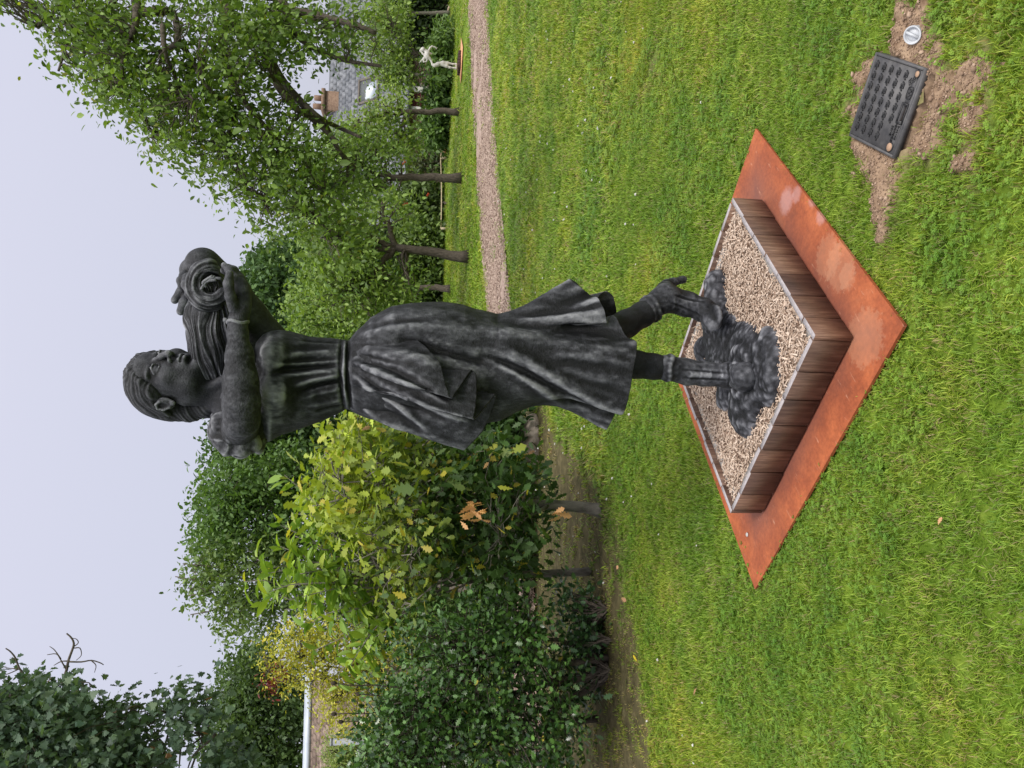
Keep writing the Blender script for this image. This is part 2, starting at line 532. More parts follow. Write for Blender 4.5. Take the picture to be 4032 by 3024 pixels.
def grass():
    r = np.random.default_rng(11)
    coll = proto_collection('grass_clumps')
    NV = 10
    for v in range(NV):
        V, F3, F4, C = [], [], [], []
        nb = 15
        dry = v in (8, 9)
        for k in range(nb):
            p = r.normal(0, .021, 2)
            h = r.uniform(.026, .060) * (0.8 if dry else 1)
            w = r.uniform(.0015, .0029)
            a = r.uniform(0, 2 * math.pi)
            lean = r.uniform(.15, .95)
            d = np.array([math.cos(a), math.sin(a)]); s = np.array([-d[1], d[0]])
            b0 = len(V)
            for j, (u, ww) in enumerate(((0, 1), (.4, .95), (.75, .65), (1, 0))):
                off = lean * h * u * u * 1.1
                z = h * u * (1 - .45 * lean * u)
                q = p + d * off
                if j < 3:
                    V += [(*(q - s * w * ww), z), (*(q + s * w * ww), z)]
                else:
                    V.append((*q, z))
            F4 += [[b0, b0 + 1, b0 + 3, b0 + 2], [b0 + 2, b0 + 3, b0 + 5, b0 + 4]]
            F3.append([b0 + 4, b0 + 5, b0 + 6])
            if dry and r.random() < .7: c = np.array([.30, .26, .12]) * r.uniform(.7, 1.2)
            elif r.random() < .10: c = np.array([.27, .25, .09]) * r.uniform(.8, 1.1)
            else:
                y = r.random()
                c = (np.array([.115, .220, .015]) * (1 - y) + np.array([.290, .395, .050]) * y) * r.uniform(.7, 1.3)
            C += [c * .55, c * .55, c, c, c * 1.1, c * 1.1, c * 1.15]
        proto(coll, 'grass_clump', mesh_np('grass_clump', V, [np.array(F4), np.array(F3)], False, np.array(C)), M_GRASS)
    # clover leaves as one more clump kind
    V, F, C = [], [], []
    for k in range(7):
        p = np.r_[r.normal(0, .025, 2), r.uniform(.02, .04)]
        a0 = r.uniform(0, 6.3); sz = r.uniform(.0045, .0075)
        c = np.array([.150, .265, .032]) * r.uniform(.7, 1.3)
        for j in range(3):
            a = a0 + j * 2.1
            d = np.array([math.cos(a), math.sin(a), .12]); s = np.array([-math.sin(a), math.cos(a), 0])
            b0 = len(V)
            V += [p, p + d * sz * .9 + s * sz * .75, p + d * sz * 1.7 + s * sz * .5, p + d * sz * 1.55, p + d * sz * 1.7 - s * sz * .5, p + d * sz * .9 - s * sz * .75]
            F += [[b0, b0 + 1, b0 + 3], [b0 + 1, b0 + 2, b0 + 3], [b0, b0 + 3, b0 + 5], [b0 + 3, b0 + 4, b0 + 5]]
            C += [c] * 6
    proto(coll, 'grass_clump', mesh_np('grass_clump', V, np.array(F), False, np.array(C)), M_GRASS)
    P, S, I = [], [], []
    def zone(y0, y1, dens, sc, sw):
        n = int(dens * 1.12 * (y1 - y0) * (y0 + y1) / 2 * 1.25)
        y = np.sqrt(r.uniform(y0 ** 2, y1 ** 2, n))
        x = r.uniform(-1, 1, n) * (.56 * y + .55)
        q = np.c_[x, y]
        t = thin_mask(q); s = soil_mask(q); pm = path_mask(q)
        patch = .5 + .5 * vnoise2(q * 1.1, 21)
        keep = (r.random(n) > .86 * t) & (r.random(n) > np.clip(1.25 * s - .12, 0, .97)) & (r.random(n) > .97 * pm) & ~plate_in(q, -.02) & ~((np.abs((q - CC_[:2]) @ C_EU) < C_LU / 2 + .012) & ((q - CC_[:2]) @ C_EV > -C_LV / 2 - .012) & ((q - CC_[:2]) @ C_EV < C_LV / 2 + .05)) & (np.hypot(q[:, 0] - FARP[0], (q[:, 1] - FARP[1]) * .8) > 1.0)
        q = q[keep]
        nn = len(q)
        i = r.integers(0, 8, nn)
        dry = r.random(nn) < .10 + .5 * t[keep] + .3 * s[keep]
        i = np.where(dry, r.integers(8, 10, nn), i)
        clo = (r.random(nn) < .28 * (vnoise2(q * 1.6, 31) > .12)) & (q[:, 1] < 7) & ~dry
        i = np.where(clo, 10, i)
        z = lawn_z(q)
        z = np.where(plate_in(q, .25), -.004, z)
        P.append(np.c_[q, z - .002]); I.append(i)
        hs = r.uniform(.7, 1.25, nn) * (.75 + .5 * patch[keep]) * (1 - .35 * t[keep])
        edge = plate_in(q, .10)
        hs = np.where(edge, hs * .75, hs) * (1 - .4 * s[keep])
        S.append(np.c_[sc * sw * np.ones(nn), sc * sw * np.ones(nn), sc * hs])
    zone(1.45, 3.2, 2500, .66, .95)
    zone(3.2, 5.5, 1400, .80, 1.05)
    zone(5.5, 9, 330, 1.05, 1.6)
    zone(9, 15, 130, 1.1, 2.4)
    zone(15, 30, 42, 1.15, 4.0)
    P, S, I = np.vstack(P), np.vstack(S), np.concatenate(I)
    n = len(P)
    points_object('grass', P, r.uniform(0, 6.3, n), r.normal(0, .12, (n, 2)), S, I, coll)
    # clover and daisy heads
    coll = proto_collection('flower_heads')
    wm = simple_mat('white_petal', (.55, .53, .48), (.8, .8, .78), 60, .7, 0)
    for v in range(3):
        mb = MB()
        for k in range(16):
            d = r.normal(0, 1, 3); d[2] = abs(d[2]); d /= np.linalg.norm(d)
            mb.tube([d * .002 + [0, 0, .038], d * .0085 + [0, 0, .038]], [.0012, .0022], 4)
        proto(coll, 'flower_head', mb.mesh('flower_head'), wm)
    n = 420
    y = np.sqrt(r.uniform(1.7 ** 2, 13 ** 2, n)); x = r.uniform(-1, 1, n) * .54 * y
    q = np.c_[x, y]
    cl = vnoise2(q * .9, 41) > -.1
    ok = cl & (soil_mask(q) < .3) & (path_mask(q) < .1) & ~plate_in(q, .04)
    q = q[ok]; n = len(q)
    sc = r.uniform(.55, 1.15, n)[:, None] * np.ones(3) * np.clip(.6 + q[:, 1] / 9, .7, 1.5)[:, None]
    points_object('clover_flowers', np.c_[q, np.zeros(n)], r.uniform(0, 6, n), r.normal(0, .2, (n, 2)), sc, r.integers(0, 3, n), coll)
    # wood chips strewn on the path
    coll = proto_collection('chips')
    cm = tint_mat('loose_chip', .85, .2)
    for v in range(8):
        mb = MB()
        a, b, c = r.uniform(.010, .030), r.uniform(.004, .008), r.uniform(.002, .004)
        mb.box((-a, -b, -c), (a, b, c))
        t = r.random()
        proto(coll, 'chip', mb.mesh('chip', False, np.tile((1 - t) * np.array([.17, .115, .088]) + t * np.array([.47, .365, .30]), (8, 1))), cm)
    n = 52000
    x = r.uniform(-9, 17, n); a = np.interp(x, PN[::-1, 0], PN[::-1, 1]); b = np.interp(x, PF[::-1, 0], PF[::-1, 1])
    y = a + (b - a) * r.uniform(-.04, 1.04, n)
    gap = vnoise2(np.c_[x, y] * 1.2, 51) < .42
    x, y = x[gap], y[gap]; n = len(x)
    points_object('path_wood_chips', np.c_[x, y, np.full(n, .03)], r.uniform(0, 6.3, n), r.normal(0, .35, (n, 2)), r.uniform(.7, 1.5, n)[:, None] * np.ones(3), r.integers(0, 8, n), coll)
    # soil crumbs round the cover
    coll = proto_collection('crumbs')
    sm = tint_mat('soil_crumb', .95, .1)
    for v in range(6):
        bm = bmesh.new()
        bmesh.ops.create_icosphere(bm, subdivisions=1, radius=.5)
        for q in bm.verts: q.co *= r.uniform(.65, 1.2)
        V = np.array([q.co[:] for q in bm.verts]); F = np.array([[q.index for q in f.verts] for f in bm.faces]); bm.free()
        t = r.random()
        proto(coll, 'crumb', mesh_np('crumb', V, F, False, np.tile((1 - t) * np.array([.19, .125, .085]) + t * np.array([.46, .34, .25]), (len(V), 1))), sm)
    q = np.c_[r.uniform(.4, 2.2, 120000), r.uniform(1.4, 3.2, 120000)]
    q = q[soil_mask(q) > .45]
    uv = np.c_[(q - CC_[:2]) @ C_EU, (q - CC_[:2]) @ C_EV]
    q = q[(np.abs(uv[:, 0]) > C_LU / 2 + .004) | (np.abs(uv[:, 1]) > C_LV / 2 + .004)]
    q = q[soil_height(q)[1] < .15][:26000]; n = len(q)
    s = r.lognormal(-5.75, .6, n)
    points_object('soil_crumbs', np.c_[q, .006 + soil_height(q)[0] * (1 - soil_height(q)[1]) + s * .15], r.uniform(0, 6.3, n), r.uniform(-1, 1, (n, 2)), np.clip(s, .0015, .020)[:, None] * np.c_[np.ones(n), np.ones(n), np.full(n, .75)], r.integers(0, 6, n), coll)
grass()
# ======================= steel plate, planter, chips =======================
PLM = Matrix.Translation((PC[0], PC[1], 0)) @ Matrix.Rotation(PANG, 4, 'Z')
def build_plate():
    h = PSIDE / 2
    bm = bmesh.new()
    n = 40
    V = [[(i / n - .5) * PSIDE, (j / n - .5) * PSIDE] for j in range(n + 1) for i in range(n + 1)]
    mb = MB()
    top = np.c_[np.array(V), np.full(len(V), .020)]
    top[:, 2] += .002 * vnoise2(np.array(V) * 2 + 5, 3)
    F = [[j * (n + 1) + i, j * (n + 1) + i + 1, (j + 1) * (n + 1) + i + 1, (j + 1) * (n + 1) + i] for j in range(n) for i in range(n)]
    mb.add(top, F)
    ring = [i for i in range(n + 1)] + [(j + 1) * (n + 1) + n for j in range(n)] + [n * (n + 1) + n - 1 - i for i in range(n)] + [(n - 1 - j) * (n + 1) for j in range(n - 1)]
    rv = top[ring]
    lo = rv.copy(); lo[:, 2] = .010
    k = len(ring)
    mb.add(np.vstack([rv, lo]), [[i, k + i, k + (i + 1) % k, (i + 1) % k] for i in range(k)])
    m, nn, b = new_mat('rusted_steel')
    tc = nd(nn, 'TexCoord')
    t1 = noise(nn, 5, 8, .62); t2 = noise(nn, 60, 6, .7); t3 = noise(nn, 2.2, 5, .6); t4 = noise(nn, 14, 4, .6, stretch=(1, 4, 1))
    c = cramp(nn, t1.outputs[0], [(.25, (.19, .050, .022)), (.45, (.30, .074, .026)), (.6, (.40, .108, .037)), (.8, (.47, .165, .072))])
    c2 = cramp(nn, t2.outputs[0], [(.3, (.72, .70, .70)), (.6, (1.05, 1.05, 1.05)), (.8, (1.25, 1.3, 1.4))])
    col = mixc(nn, 1.0, c.outputs[0], c2.outputs[0], 'MULTIPLY')
    # purple-brown tone on the steel, strongest next to the planter
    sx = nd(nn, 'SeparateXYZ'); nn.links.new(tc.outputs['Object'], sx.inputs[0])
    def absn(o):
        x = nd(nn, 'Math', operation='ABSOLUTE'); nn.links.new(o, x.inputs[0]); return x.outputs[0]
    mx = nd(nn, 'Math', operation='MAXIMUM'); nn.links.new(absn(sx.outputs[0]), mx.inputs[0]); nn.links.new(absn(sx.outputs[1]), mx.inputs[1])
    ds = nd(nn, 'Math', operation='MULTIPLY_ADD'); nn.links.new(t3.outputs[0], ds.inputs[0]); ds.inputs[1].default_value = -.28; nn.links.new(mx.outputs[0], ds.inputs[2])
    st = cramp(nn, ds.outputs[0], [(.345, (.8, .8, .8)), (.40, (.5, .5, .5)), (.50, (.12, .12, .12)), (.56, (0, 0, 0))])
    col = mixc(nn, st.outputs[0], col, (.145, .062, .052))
    # pale scuffs
    sc = cramp(nn, t4.outputs[0], [(.66, (0, 0, 0)), (.76, (.5, .5, .5))])
    col = mixc(nn, sc.outputs[0], col, (.60, .33, .22))
    # lime bloom dried on in a few places
    LM = PLM.inverted()
    tb = noise(nn, 46, 7, .8)
    for (bx, by, rad, amt) in ((3090, 790, .070, .50), (3130, 765, .045, .42), (3228, 848, .045, .45), (3195, 785, .04, .42), (3255, 1010, .10, .22), (3305, 1045, .11, .22), (3400, 1330, .12, .22), (3330, 1090, .06, .2)):
        lp = LM @ Vector(G(bx, by, .026))
        vd = nd(nn, 'VectorMath', operation='DISTANCE')
        nn.links.new(tc.outputs['Object'], vd.inputs[0]); vd.inputs[1].default_value = (lp[0], lp[1], .026)
        mm = nd(nn, 'Math', operation='MULTIPLY_ADD'); nn.links.new(tb.outputs[0], mm.inputs[0]); mm.inputs[1].default_value = -1.0 if amt > .4 else -1.5; mm.inputs[2].default_value = .0
        dv = nd(nn, 'Math', operation='MULTIPLY_ADD'); nn.links.new(vd.outputs['Value'], dv.inputs[0]); dv.inputs[1].default_value = 1 / rad; nn.links.new(mm.outputs[0], dv.inputs[2])
        kk = cramp(nn, dv.outputs[0], [(.0, (amt,) * 3), (.15, (amt * .7,) * 3), (.42, (0, 0, 0))] if amt > .4 else [(.0, (amt,) * 3), (.05, (amt * .6,) * 3), (.12, (0, 0, 0))])
        col = mixc(nn, kk.outputs[0], col, (.46, .28, .27) if amt > .4 else (.52, .29, .18))
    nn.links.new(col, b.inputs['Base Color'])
    b.inputs['Roughness'].default_value = .72
    b.inputs['Specular IOR Level'].default_value = .4
    bump(nn, b, t2.outputs[0], .25, .002)
    root = empty('steel_plate', (PC[0], PC[1], 0), 'large square sheet of orange rusted steel lying on the grass under the planter', 'steel plate')
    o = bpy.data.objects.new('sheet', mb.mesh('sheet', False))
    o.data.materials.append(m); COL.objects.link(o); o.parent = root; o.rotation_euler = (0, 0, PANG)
    sm = simple_mat('screw_zinc', (.35, .33, .32), (.6, .58, .56), 80, .4, 0)
    s = G(2942, 2105, .0215)
    mb = MB(); mb.tube([s, s + [0, 0, .003]], [.010, .0085], 14); mb.tube([s + [0, 0, .0032], s + [0, 0, .0042]], [.004, .003], 6)
    mb.build('screw', sm, root)
build_plate()

PL = .945                             # planter side
PH = .135                             # plank height above the plate
PLC = None
def planter_frame():
    b = G(3308, 1394, .03); r = G(2990, 829, .03); l = G(3008, 1987, .03)
    c = (r + l) / 2
    return c[:2]
PLC = planter_frame()
PLMW = Matrix.Translation((PLC[0], PLC[1], .03)) @ Matrix.Rotation(PANG, 4, 'Z')
def wood_mats():
    m, n, b = new_mat('hardwood_face')
    oi = nd(n, 'ObjectInfo')
    tc = nd(n, 'TexCoord')
    off = nd(n, 'VectorMath', operation='ADD')
    rv = nd(n, 'CombineXYZ')
    ml = nd(n, 'Math', operation='MULTIPLY'); ml.inputs[1].default_value = 37.0
    n.links.new(oi.outputs['Random'], ml.inputs[0])
    for i in range(3): n.links.new(ml.outputs[0], rv.inputs[i])
    n.links.new(tc.outputs['Object'], off.inputs[0]); n.links.new(rv.outputs[0], off.inputs[1])
    g = noise(n, 95, 9, .7, vec=off.outputs[0], stretch=(1, 1, .07)); g2 = noise(n, 9, 4, .6, vec=off.outputs[0], stretch=(1, 1, .3))
    c = cramp(n, g.outputs[0], [(.25, (.055, .030, .021)), (.48, (.140, .085, .058)), (.7, (.255, .172, .122))])
    hv = cramp(n, oi.outputs['Random'], [(0, (.50, .42, .42)), (.3, (1.1, .95, .88)), (.6, (.72, .66, .66)), (1, (1.55, 1.45, 1.35))])
    c = mixc(n, 1.0, c.outputs[0], hv.outputs[0], 'MULTIPLY')
    d = cramp(n, g2.outputs[0], [(.35, (.55, .55, .55)), (.6, (1.1, 1.1, 1.1))])
    c = mixc(n, 1.0, c, d.outputs[0], 'MULTIPLY')
    n.links.new(c, b.inputs['Base Color'])
    b.inputs['Roughness'].default_value = .6
    b.inputs['Specular IOR Level'].default_value = .35
    bump(n, b, g.outputs[0], .35, .002)
    e = simple_mat('weathered_end_grain', (.27, .245, .25), (.47, .44, .45), 90, .85, .3, .002, stretch=(1, 1, 4))
    return m, e
M_WOOD, M_END = wood_mats()
M_WOOD.name = 'hardwood_face'
def build_planter():
    root = empty('planter', (PLC[0], PLC[1], .03), 'low square planter box of short upright brown boards with pale weathered tops', 'planter')
    root.rotation_euler = (0, 0, PANG)
    r = np.random.default_rng(3)
    h = PL / 2
    th = .021
    meshes = {}
    def plank(w, i):
        mb = MB()
        g = .0022; bv = .003
        hh = PH + r.uniform(-.0025, .0025)
        mb.prism([(-w / 2 + g, -th / 2 + bv), (-w / 2 + g + bv, -th / 2), (w / 2 - g - bv, -th / 2), (w / 2 - g, -th / 2 + bv), (w / 2 - g, th / 2), (-w / 2 + g, th / 2)], 0, hh)
        me = mb.mesh('plank')
        me.materials.append(M_WOOD); me.materials.append(M_END)
        for p in me.polygons:
            if p.normal.z > .9: p.material_index = 1
        return me
    # near-right, near-left, far-left, far-right sides; the end boards are narrower or wider as in the photo
    wid = {0: [.155, .140, .138, .137, .138, .132, .105], 1: [.150, .140, .136, .138, .136, .138, .107], 2: [.14, .135, .135, .14, .135, .135, .125], 3: [.14, .135, .135, .14, .135, .135, .125]}
    for side in range(4):
        ws = np.array(wid[side]); ws = ws * (PL - (0 if side in (0, 2) else 2 * th + .002)) / ws.sum()
        u = -(ws.sum()) / 2
        for i, w in enumerate(ws):
            o = bpy.data.objects.new('plank', plank(w, i))
            COL.objects.link(o)
            o.parent = root
            c = u + w / 2
            u += w
            a = h - th / 2
            # side 0 runs along local +x at y=-h (seen on the right), side 1 along y at x=-h (seen on the left)
            jit = r.normal(0, .0012)
            if side == 0: o.location = (-c, -a + jit, 0); o.rotation_euler = (0, 0, r.normal(0, .004))
            if side == 1: o.location = (-a + jit, c, 0); o.rotation_euler = (0, 0, -math.pi / 2 + r.normal(0, .004))
            if side == 2: o.location = (c, a + jit, 0); o.rotation_euler = (0, 0, math.pi + r.normal(0, .004))
            if side == 3: o.location = (a + jit, c, 0); o.rotation_euler = (0, 0, math.pi / 2 + r.normal(0, .004))
    bm_ = simple_mat('grey_batten', (.22, .20, .19), (.36, .34, .32), 50, .85, .2)
    k = h - th - .022
    for i in range(4):
        mb = MB()
        L = k + .018 if i < 2 else k - .020
        mb.box((-L, -.018, .0), (L, .018, PH - .022))
        o = bpy.data.objects.new('batten', mb.mesh('batten')); o.data.materials.append(bm_); COL.objects.link(o); o.parent = root
        o.location = ((0, -k, 0), (0, k, 0), (-k, 0, 0), (k, 0, 0))[i]
        o.rotation_euler = (0, 0, 0 if i < 2 else math.pi / 2)
    # bed of wood chips
    r = np.random.default_rng(9)
    n = 34
    t = np.linspace(-h + th + .002, h - th - .002, n)
    X, Y = np.meshgrid(t, t)
    q = np.c_[X.ravel(), Y.ravel()]
    def hz(q):
        e = np.abs(q).max(1) / h
        return PH - .034 + .022 * (1 - e ** 3) + .008 * vnoise2(q * 9, 2)
    V = np.c_[q, hz(q)]
    F = np.array([[j * n + i, j * n + i + 1, (j + 1) * n + i + 1, (j + 1) * n + i] for j in range(n - 1) for i in range(n - 1)])
    bed = simple_mat('chip_bed', (.10, .065, .045), (.28, .20, .15), 90, .95, .6, .01)
    fill = bpy.data.objects.new('bed_of_chips', mesh_np('bed_of_chips', V, F, True)); fill.data.materials.append(bed)
    COL.objects.link(fill); fill.parent = root
    N = 13000
    p = r.uniform(-h + th + .008, h - th - .008, (N, 2))
    z = hz(p) + r.uniform(-.002, .012, N)
    L = np.clip(r.lognormal(math.log(.0155), .45, N), .005, .045); wd = r.uniform(.0009, .0024, N) * np.where(r.random(N) < .08, 1.9, 1); ht = r.uniform(.0008, .002, N)
    a = r.uniform(0, 6.3, N); ti = r.normal(0, .38, N)
    d = np.c_[np.cos(a) * np.cos(ti), np.sin(a) * np.cos(ti), np.sin(ti)]
    s = np.c_[-np.sin(a), np.cos(a), r.normal(0, .3, N)]
    s -= (s * d).sum(1)[:, None] * d; s /= np.linalg.norm(s, axis=1)[:, None]
    u = np.cross(d, s)
    C = np.c_[p, z]
    V = []
    for (i, j, k) in ((-1, -1, -1), (1, -1, -1), (1, 1, -1), (-1, 1, -1), (-1, -1, 1), (1, -1, 1), (1, 1, 1), (-1, 1, 1)):
        tp = r.uniform(.6, 1.0, N)[:, None]
        V.append(C + d * (i * L * .5)[:, None] + s * (j * wd)[:, None] * tp + u * (k * ht)[:, None])
    V = np.stack(V, 1).reshape(-1, 3)
    f = np.array([[0, 3, 2, 1], [4, 5, 6, 7], [0, 1, 5, 4], [1, 2, 6, 5], [2, 3, 7, 6], [3, 0, 4, 7]])
    F = (np.arange(N)[:, None, None] * 8 + f[None]).reshape(-1, 4)
    t = r.random(N)[:, None]
    col = (1 - t) * np.array([.40, .29, .215]) + t * np.array([.74, .61, .50])
    col = np.where(r.random(N)[:, None] < .10, col * np.array([.45, .38, .35]), col)
    o = bpy.data.objects.new('wood_chips', mesh_np('wood_chips', V, F, False, np.repeat(col, 8, 0)))
    o.data.materials.append(tint_mat('pale_chip', .8, .2)); COL.objects.link(o); o.parent = root
    tag(o, kind='stuff')
build_planter()

# ======================= access cover and drain cap =======================
def build_cover():
    z = COVER_Z
    Q = CQ
    c = np.mean(Q, 0)
    eu = ((Q[3] - Q[0]) + (Q[2] - Q[1])) / 2; ev = ((Q[1] - Q[0]) + (Q[2] - Q[3])) / 2
    lu, lv = np.linalg.norm(eu), np.linalg.norm(ev)
    ang = math.atan2(eu[1], eu[0])
    vd = np.array([math.sin(ang), -math.cos(ang)]) if np.cross(eu[:2], ev[:2]) < 0 else np.array([-math.sin(ang), math.cos(ang)])
    sgn = -1 if np.cross(eu[:2], ev[:2]) < 0 else 1
    # local frame: x along the long side, y across (towards the bare gap), z up
    root = empty('access_cover', (c[0], c[1], .0), 'black plastic access cover with raised tread marks set in bare soil', 'access cover')
    M = Matrix(((math.cos(ang), vd[0], 0, c[0]), (math.sin(ang), vd[1], 0, c[1]), (0, 0, 1, 0), (0, 0, 0, 1)))
    T = M @ Matrix.Translation((0, 0, z)) @ Matrix.Rotation(-.06 * sgn, 4, 'X')
    def put(me, name, mat, parent=root, loc=None):
        V = np.empty(len(me.vertices) * 3, np.float32)
        me.vertices.foreach_get('co', V); V = V.reshape(-1, 3)
        A = np.array(T)
        me.vertices.foreach_set('co', (V @ A[:3, :3].T + A[:3, 3]).astype(np.float32).ravel())
        if sgn < 0: me.flip_normals()
        me.update()
        return link(name, me, mat, parent)
    hu, hv = lu / 2, lv / 2
    bk = simple_mat('black_plastic', (.045, .045, .050), (.115, .112, .112), 26, .55, .15, .002, spec=.45)
    dk = simple_mat('clean_black_plastic', (.008, .008, .009), (.020, .020, .022), 40, .45, 0, spec=.45)
    mb = MB()
    f = .010
    # slab with a hand slot near the gap side
    s0, s1, t0, t1 = -.07 * lu, .105 * lu, hv - .042, hv - .022
    mb.box((-hu + f, -hv + f, -.02), (hu - f, t0, 0))
    mb.box((-hu + f, t1, -.02), (hu - f, hv - f, 0))
    mb.box((-hu + f, t0, -.02), (s0, t1, 0))
    mb.box((s1, t0, -.02), (hu - f, t1, 0))
    mb.box((s0, t0, -.02), (s1, t1, -.016))
    cov = put(mb.mesh('cover'), 'cover', bk)
    mb = MB()
    for lo, hi in (((-hu, -hv, -.024), (hu, -hv + f - .002, .002)), ((-hu, hv - f + .002, -.020), (hu, hv, .001)), ((-hu, -hv + f - .002, -.05), (-hu + f - .002, hv - f + .002, .002)), ((hu - f + .002, -hv + f - .002, -.05), (hu, hv - f + .002, .002))):
        mb.box(lo, hi)
    put(mb.mesh('frame'), 'frame', bk)
    mb = MB()
    g = [( -.52, -.9), (0, 0), (1.19, 0), (1.19, -.63), (.27, -.63), (.27, -1.41), (1.49, -1.41), (2.1, -.5)]
    g = (np.array(g) - np.mean(g, 0))
    gs = .0093
    def glyph(cx, cy):
        mb = MB()
        P = g * gs + [cx, cy]
        w = .0019
        for i in range(len(P) - 1):
            a, b = P[i], P[i + 1]
            d = (b - a) / np.linalg.norm(b - a); s = np.array([-d[1], d[0]])
            mb.prism([a - d * w - s * w, b + d * w - s * w, b + d * w + s * w, a - d * w + s * w], .0004 + .00003 * i, .0034 + .00005 * i)
        return mb.mesh('tread_mark')
    for i in range(7):
        for j in range(5):
            if (i == 6 and j == 4) or (j == 4 and i > 4): continue
            x = -hu + .034 + i * (lu - .062) / 6.35 + .004 * j * 0
            y = -hv + .028 + j * (lv - .060) / 5.1
            put(glyph(x, y), 'tread_mark', dk, cov)
    orange = simple_mat('pale_plug', (.30, .19, .12), (.42, .28, .19), 60, .7, 0)
    for x, y, r in ((.405 * lu, hv - .036, .013), (-.42 * lu, hv - .026, .009)):
        mb = MB(); mb.tube([(x, y, .0005), (x, y, .0022)], [r + .003, r + .003], 18)
        put(mb.mesh('rim'), 'rim', dk)
        mb = MB(); mb.tube([(x, y, .0024), (x, y, .0034)], [r, r], 18)
        put(mb.mesh('plug'), 'plug', orange)
    mb = MB()
    an = np.linspace(0, 2 * math.pi, 25)[:-1]
    for sc, z0, z1 in ((1.0, .0004, .0014),):
        mb.prism(np.c_[(s0 + s1) / 2 + .041 * np.sign(np.cos(an)) * np.abs(np.cos(an)) ** .6, (t0 + t1) / 2 + .016 * np.sign(np.sin(an)) * np.abs(np.sin(an)) ** .6], z0, z1)
    # slot rim as four bars
    mb = MB()
    mb.box((s0 - .008, t0 - .007, .0003), (s1 + .008, t0 - .001, .003)); mb.box((s0 - .008, t1 + .001, .0003), (s1 + .008, t1 + .005, .003))
    mb.box((s0 - .008, t0 - .001, .0003), (s0 - .002, t1 + .001, .0029)); mb.box((s1 + .002, t0 - .001, .0003), (s1 + .008, t1 + .001, .0029))
    put(mb.mesh('slot_rim'), 'slot_rim', dk)
    # emblem: rounded square with a simple device, and two diamonds
    mb = MB()
    ex, ey = -.21 * lu, hv - .032
    ro = np.c_[ex + .019 * np.sign(np.cos(an)) * np.abs(np.cos(an)) ** .5, ey + .013 * np.sign(np.sin(an)) * np.abs(np.sin(an)) ** .5]
    ri = ex, ey
    n = len(ro)
    inn = (ro - [ex, ey]) * .86 + [ex, ey]
    V = np.vstack([np.c_[ro, np.full(n, .0004)], np.c_[ro, np.full(n, .003)], np.c_[inn, np.full(n, .003)], np.c_[inn, np.full(n, .0004)]])
    F = [[k * n + i, k * n + (i + 1) % n, (k + 1) * n + (i + 1) % n, (k + 1) * n + i] for k in range(3) for i in range(n)]
    mb.add(V, F)
    for q in ([(-.011, -.006), (-.004, .006)], [(-.004, .006), (.001, -.006)], [(.001, -.006), (.006, .006)], [(.006, .006), (.012, -.004)], [(-.012, .003), (-.006, .007)]):
        P = np.array(q) + [ex, ey]
        mb.tube(np.c_[P, [.0018, .0018]], .0012, 5)
    for dx, dy in ((-.325 * lu, -.046), (-.37 * lu, -.030)):
        cx, cy = dx, hv + dy
        P = np.array([(0, -.009), (.011, 0), (0, .009), (-.011, 0), (0, -.009)]) + [cx, cy]
        mb.tube(np.c_[P, np.full(5, .0018)], .0010, 5)
        mb.tube([(cx - .004, cy, .0018), (cx + .004, cy, .0018)], .0016, 5)
    put(mb.mesh('emblem'), 'emblem', dk)
    # cast lettering along the gap side
    def text(s, x, y, size):
        cu = bpy.data.curves.new('lettering', 'FONT')
        cu.body = s; cu.size = size; cu.extrude = .0013; cu.align_x = 'CENTER'; cu.align_y = 'CENTER'
        cu.space_character = 1.25
        cu.offset = .0004
        to = bpy.data.objects.new('lettering', cu)
        me = bpy.data.meshes.new_from_object(to)
        bpy.data.objects.remove(to); bpy.data.curves.remove(cu)
        V = np.empty(len(me.vertices) * 3, np.float32); me.vertices.foreach_get('co', V); V = V.reshape(-1, 3)
        # reads from the far end of the long side, along -x
        Wv = np.c_[-V[:, 0] + x, (-V[:, 1] if sgn > 0 else -V[:, 1]) + y, V[:, 2] + .002]
        me.vertices.foreach_set('co', Wv.astype(np.float32).ravel())
        return me
    for s, y, sz in (('B-125', hv - .055, .0108), ('CORUNDO', hv - .041, .0108), ('EN124-2', hv - .027, .0100)):
        put(text(s, .232 * lu, y, sz), 'lettering', dk, cov)
    # the hollow beside the cover
    cap = empty('drain_cap', G(3590, 140, 0), 'small round grey plastic cap with a crossbar standing in the soil', 'drain cap')
    gm = simple_mat('grey_plastic', (.40, .42, .45), (.52, .54, .57), 30, .45, 0, spec=.5)
    c0 = G(3592, 138, .028)
    ax = np.array([-.42, -.38, .82]); ax /= np.linalg.norm(ax)
    a = np.cross(ax, [0, 0, 1.]); a /= np.linalg.norm(a); b = np.cross(ax, a)
    R = .027
    mb = MB()
    mb.tube([c0 - ax * .045, c0 - ax * .006], [R * .86, R * .86], 24)
    mb.tube([c0 - ax * .008, c0 + ax * .001], [R, R], 32, False)
    # dished top
    k = 32
    th = np.arange(k) * 2 * math.pi / k
    prof = [(R, .001), (R * .86, .0025), (R * .80, -.001), (R * .72, -.006), (0.001, -.007)]
    V = np.concatenate([c0 + ax * z + rr * (np.cos(th)[:, None] * a + np.sin(th)[:, None] * b) for rr, z in prof])
    F = [[i * k + j, i * k + (j + 1) % k, (i + 1) * k + (j + 1) % k, (i + 1) * k + j] for i in range(4) for j in range(k)]
    mb.add(V, F)
    mb.build('cap', gm, cap)
    mb = MB()
    A = np.eye(4); A[:3, 0] = b; A[:3, 1] = a; A[:3, 2] = ax; A[:3, 3] = c0
    mb.box((-R * .78, -.0035, -.0068), (R * .78, .0035, .0022), A)
    mb.build('grip_bar', gm, cap)
build_cover()
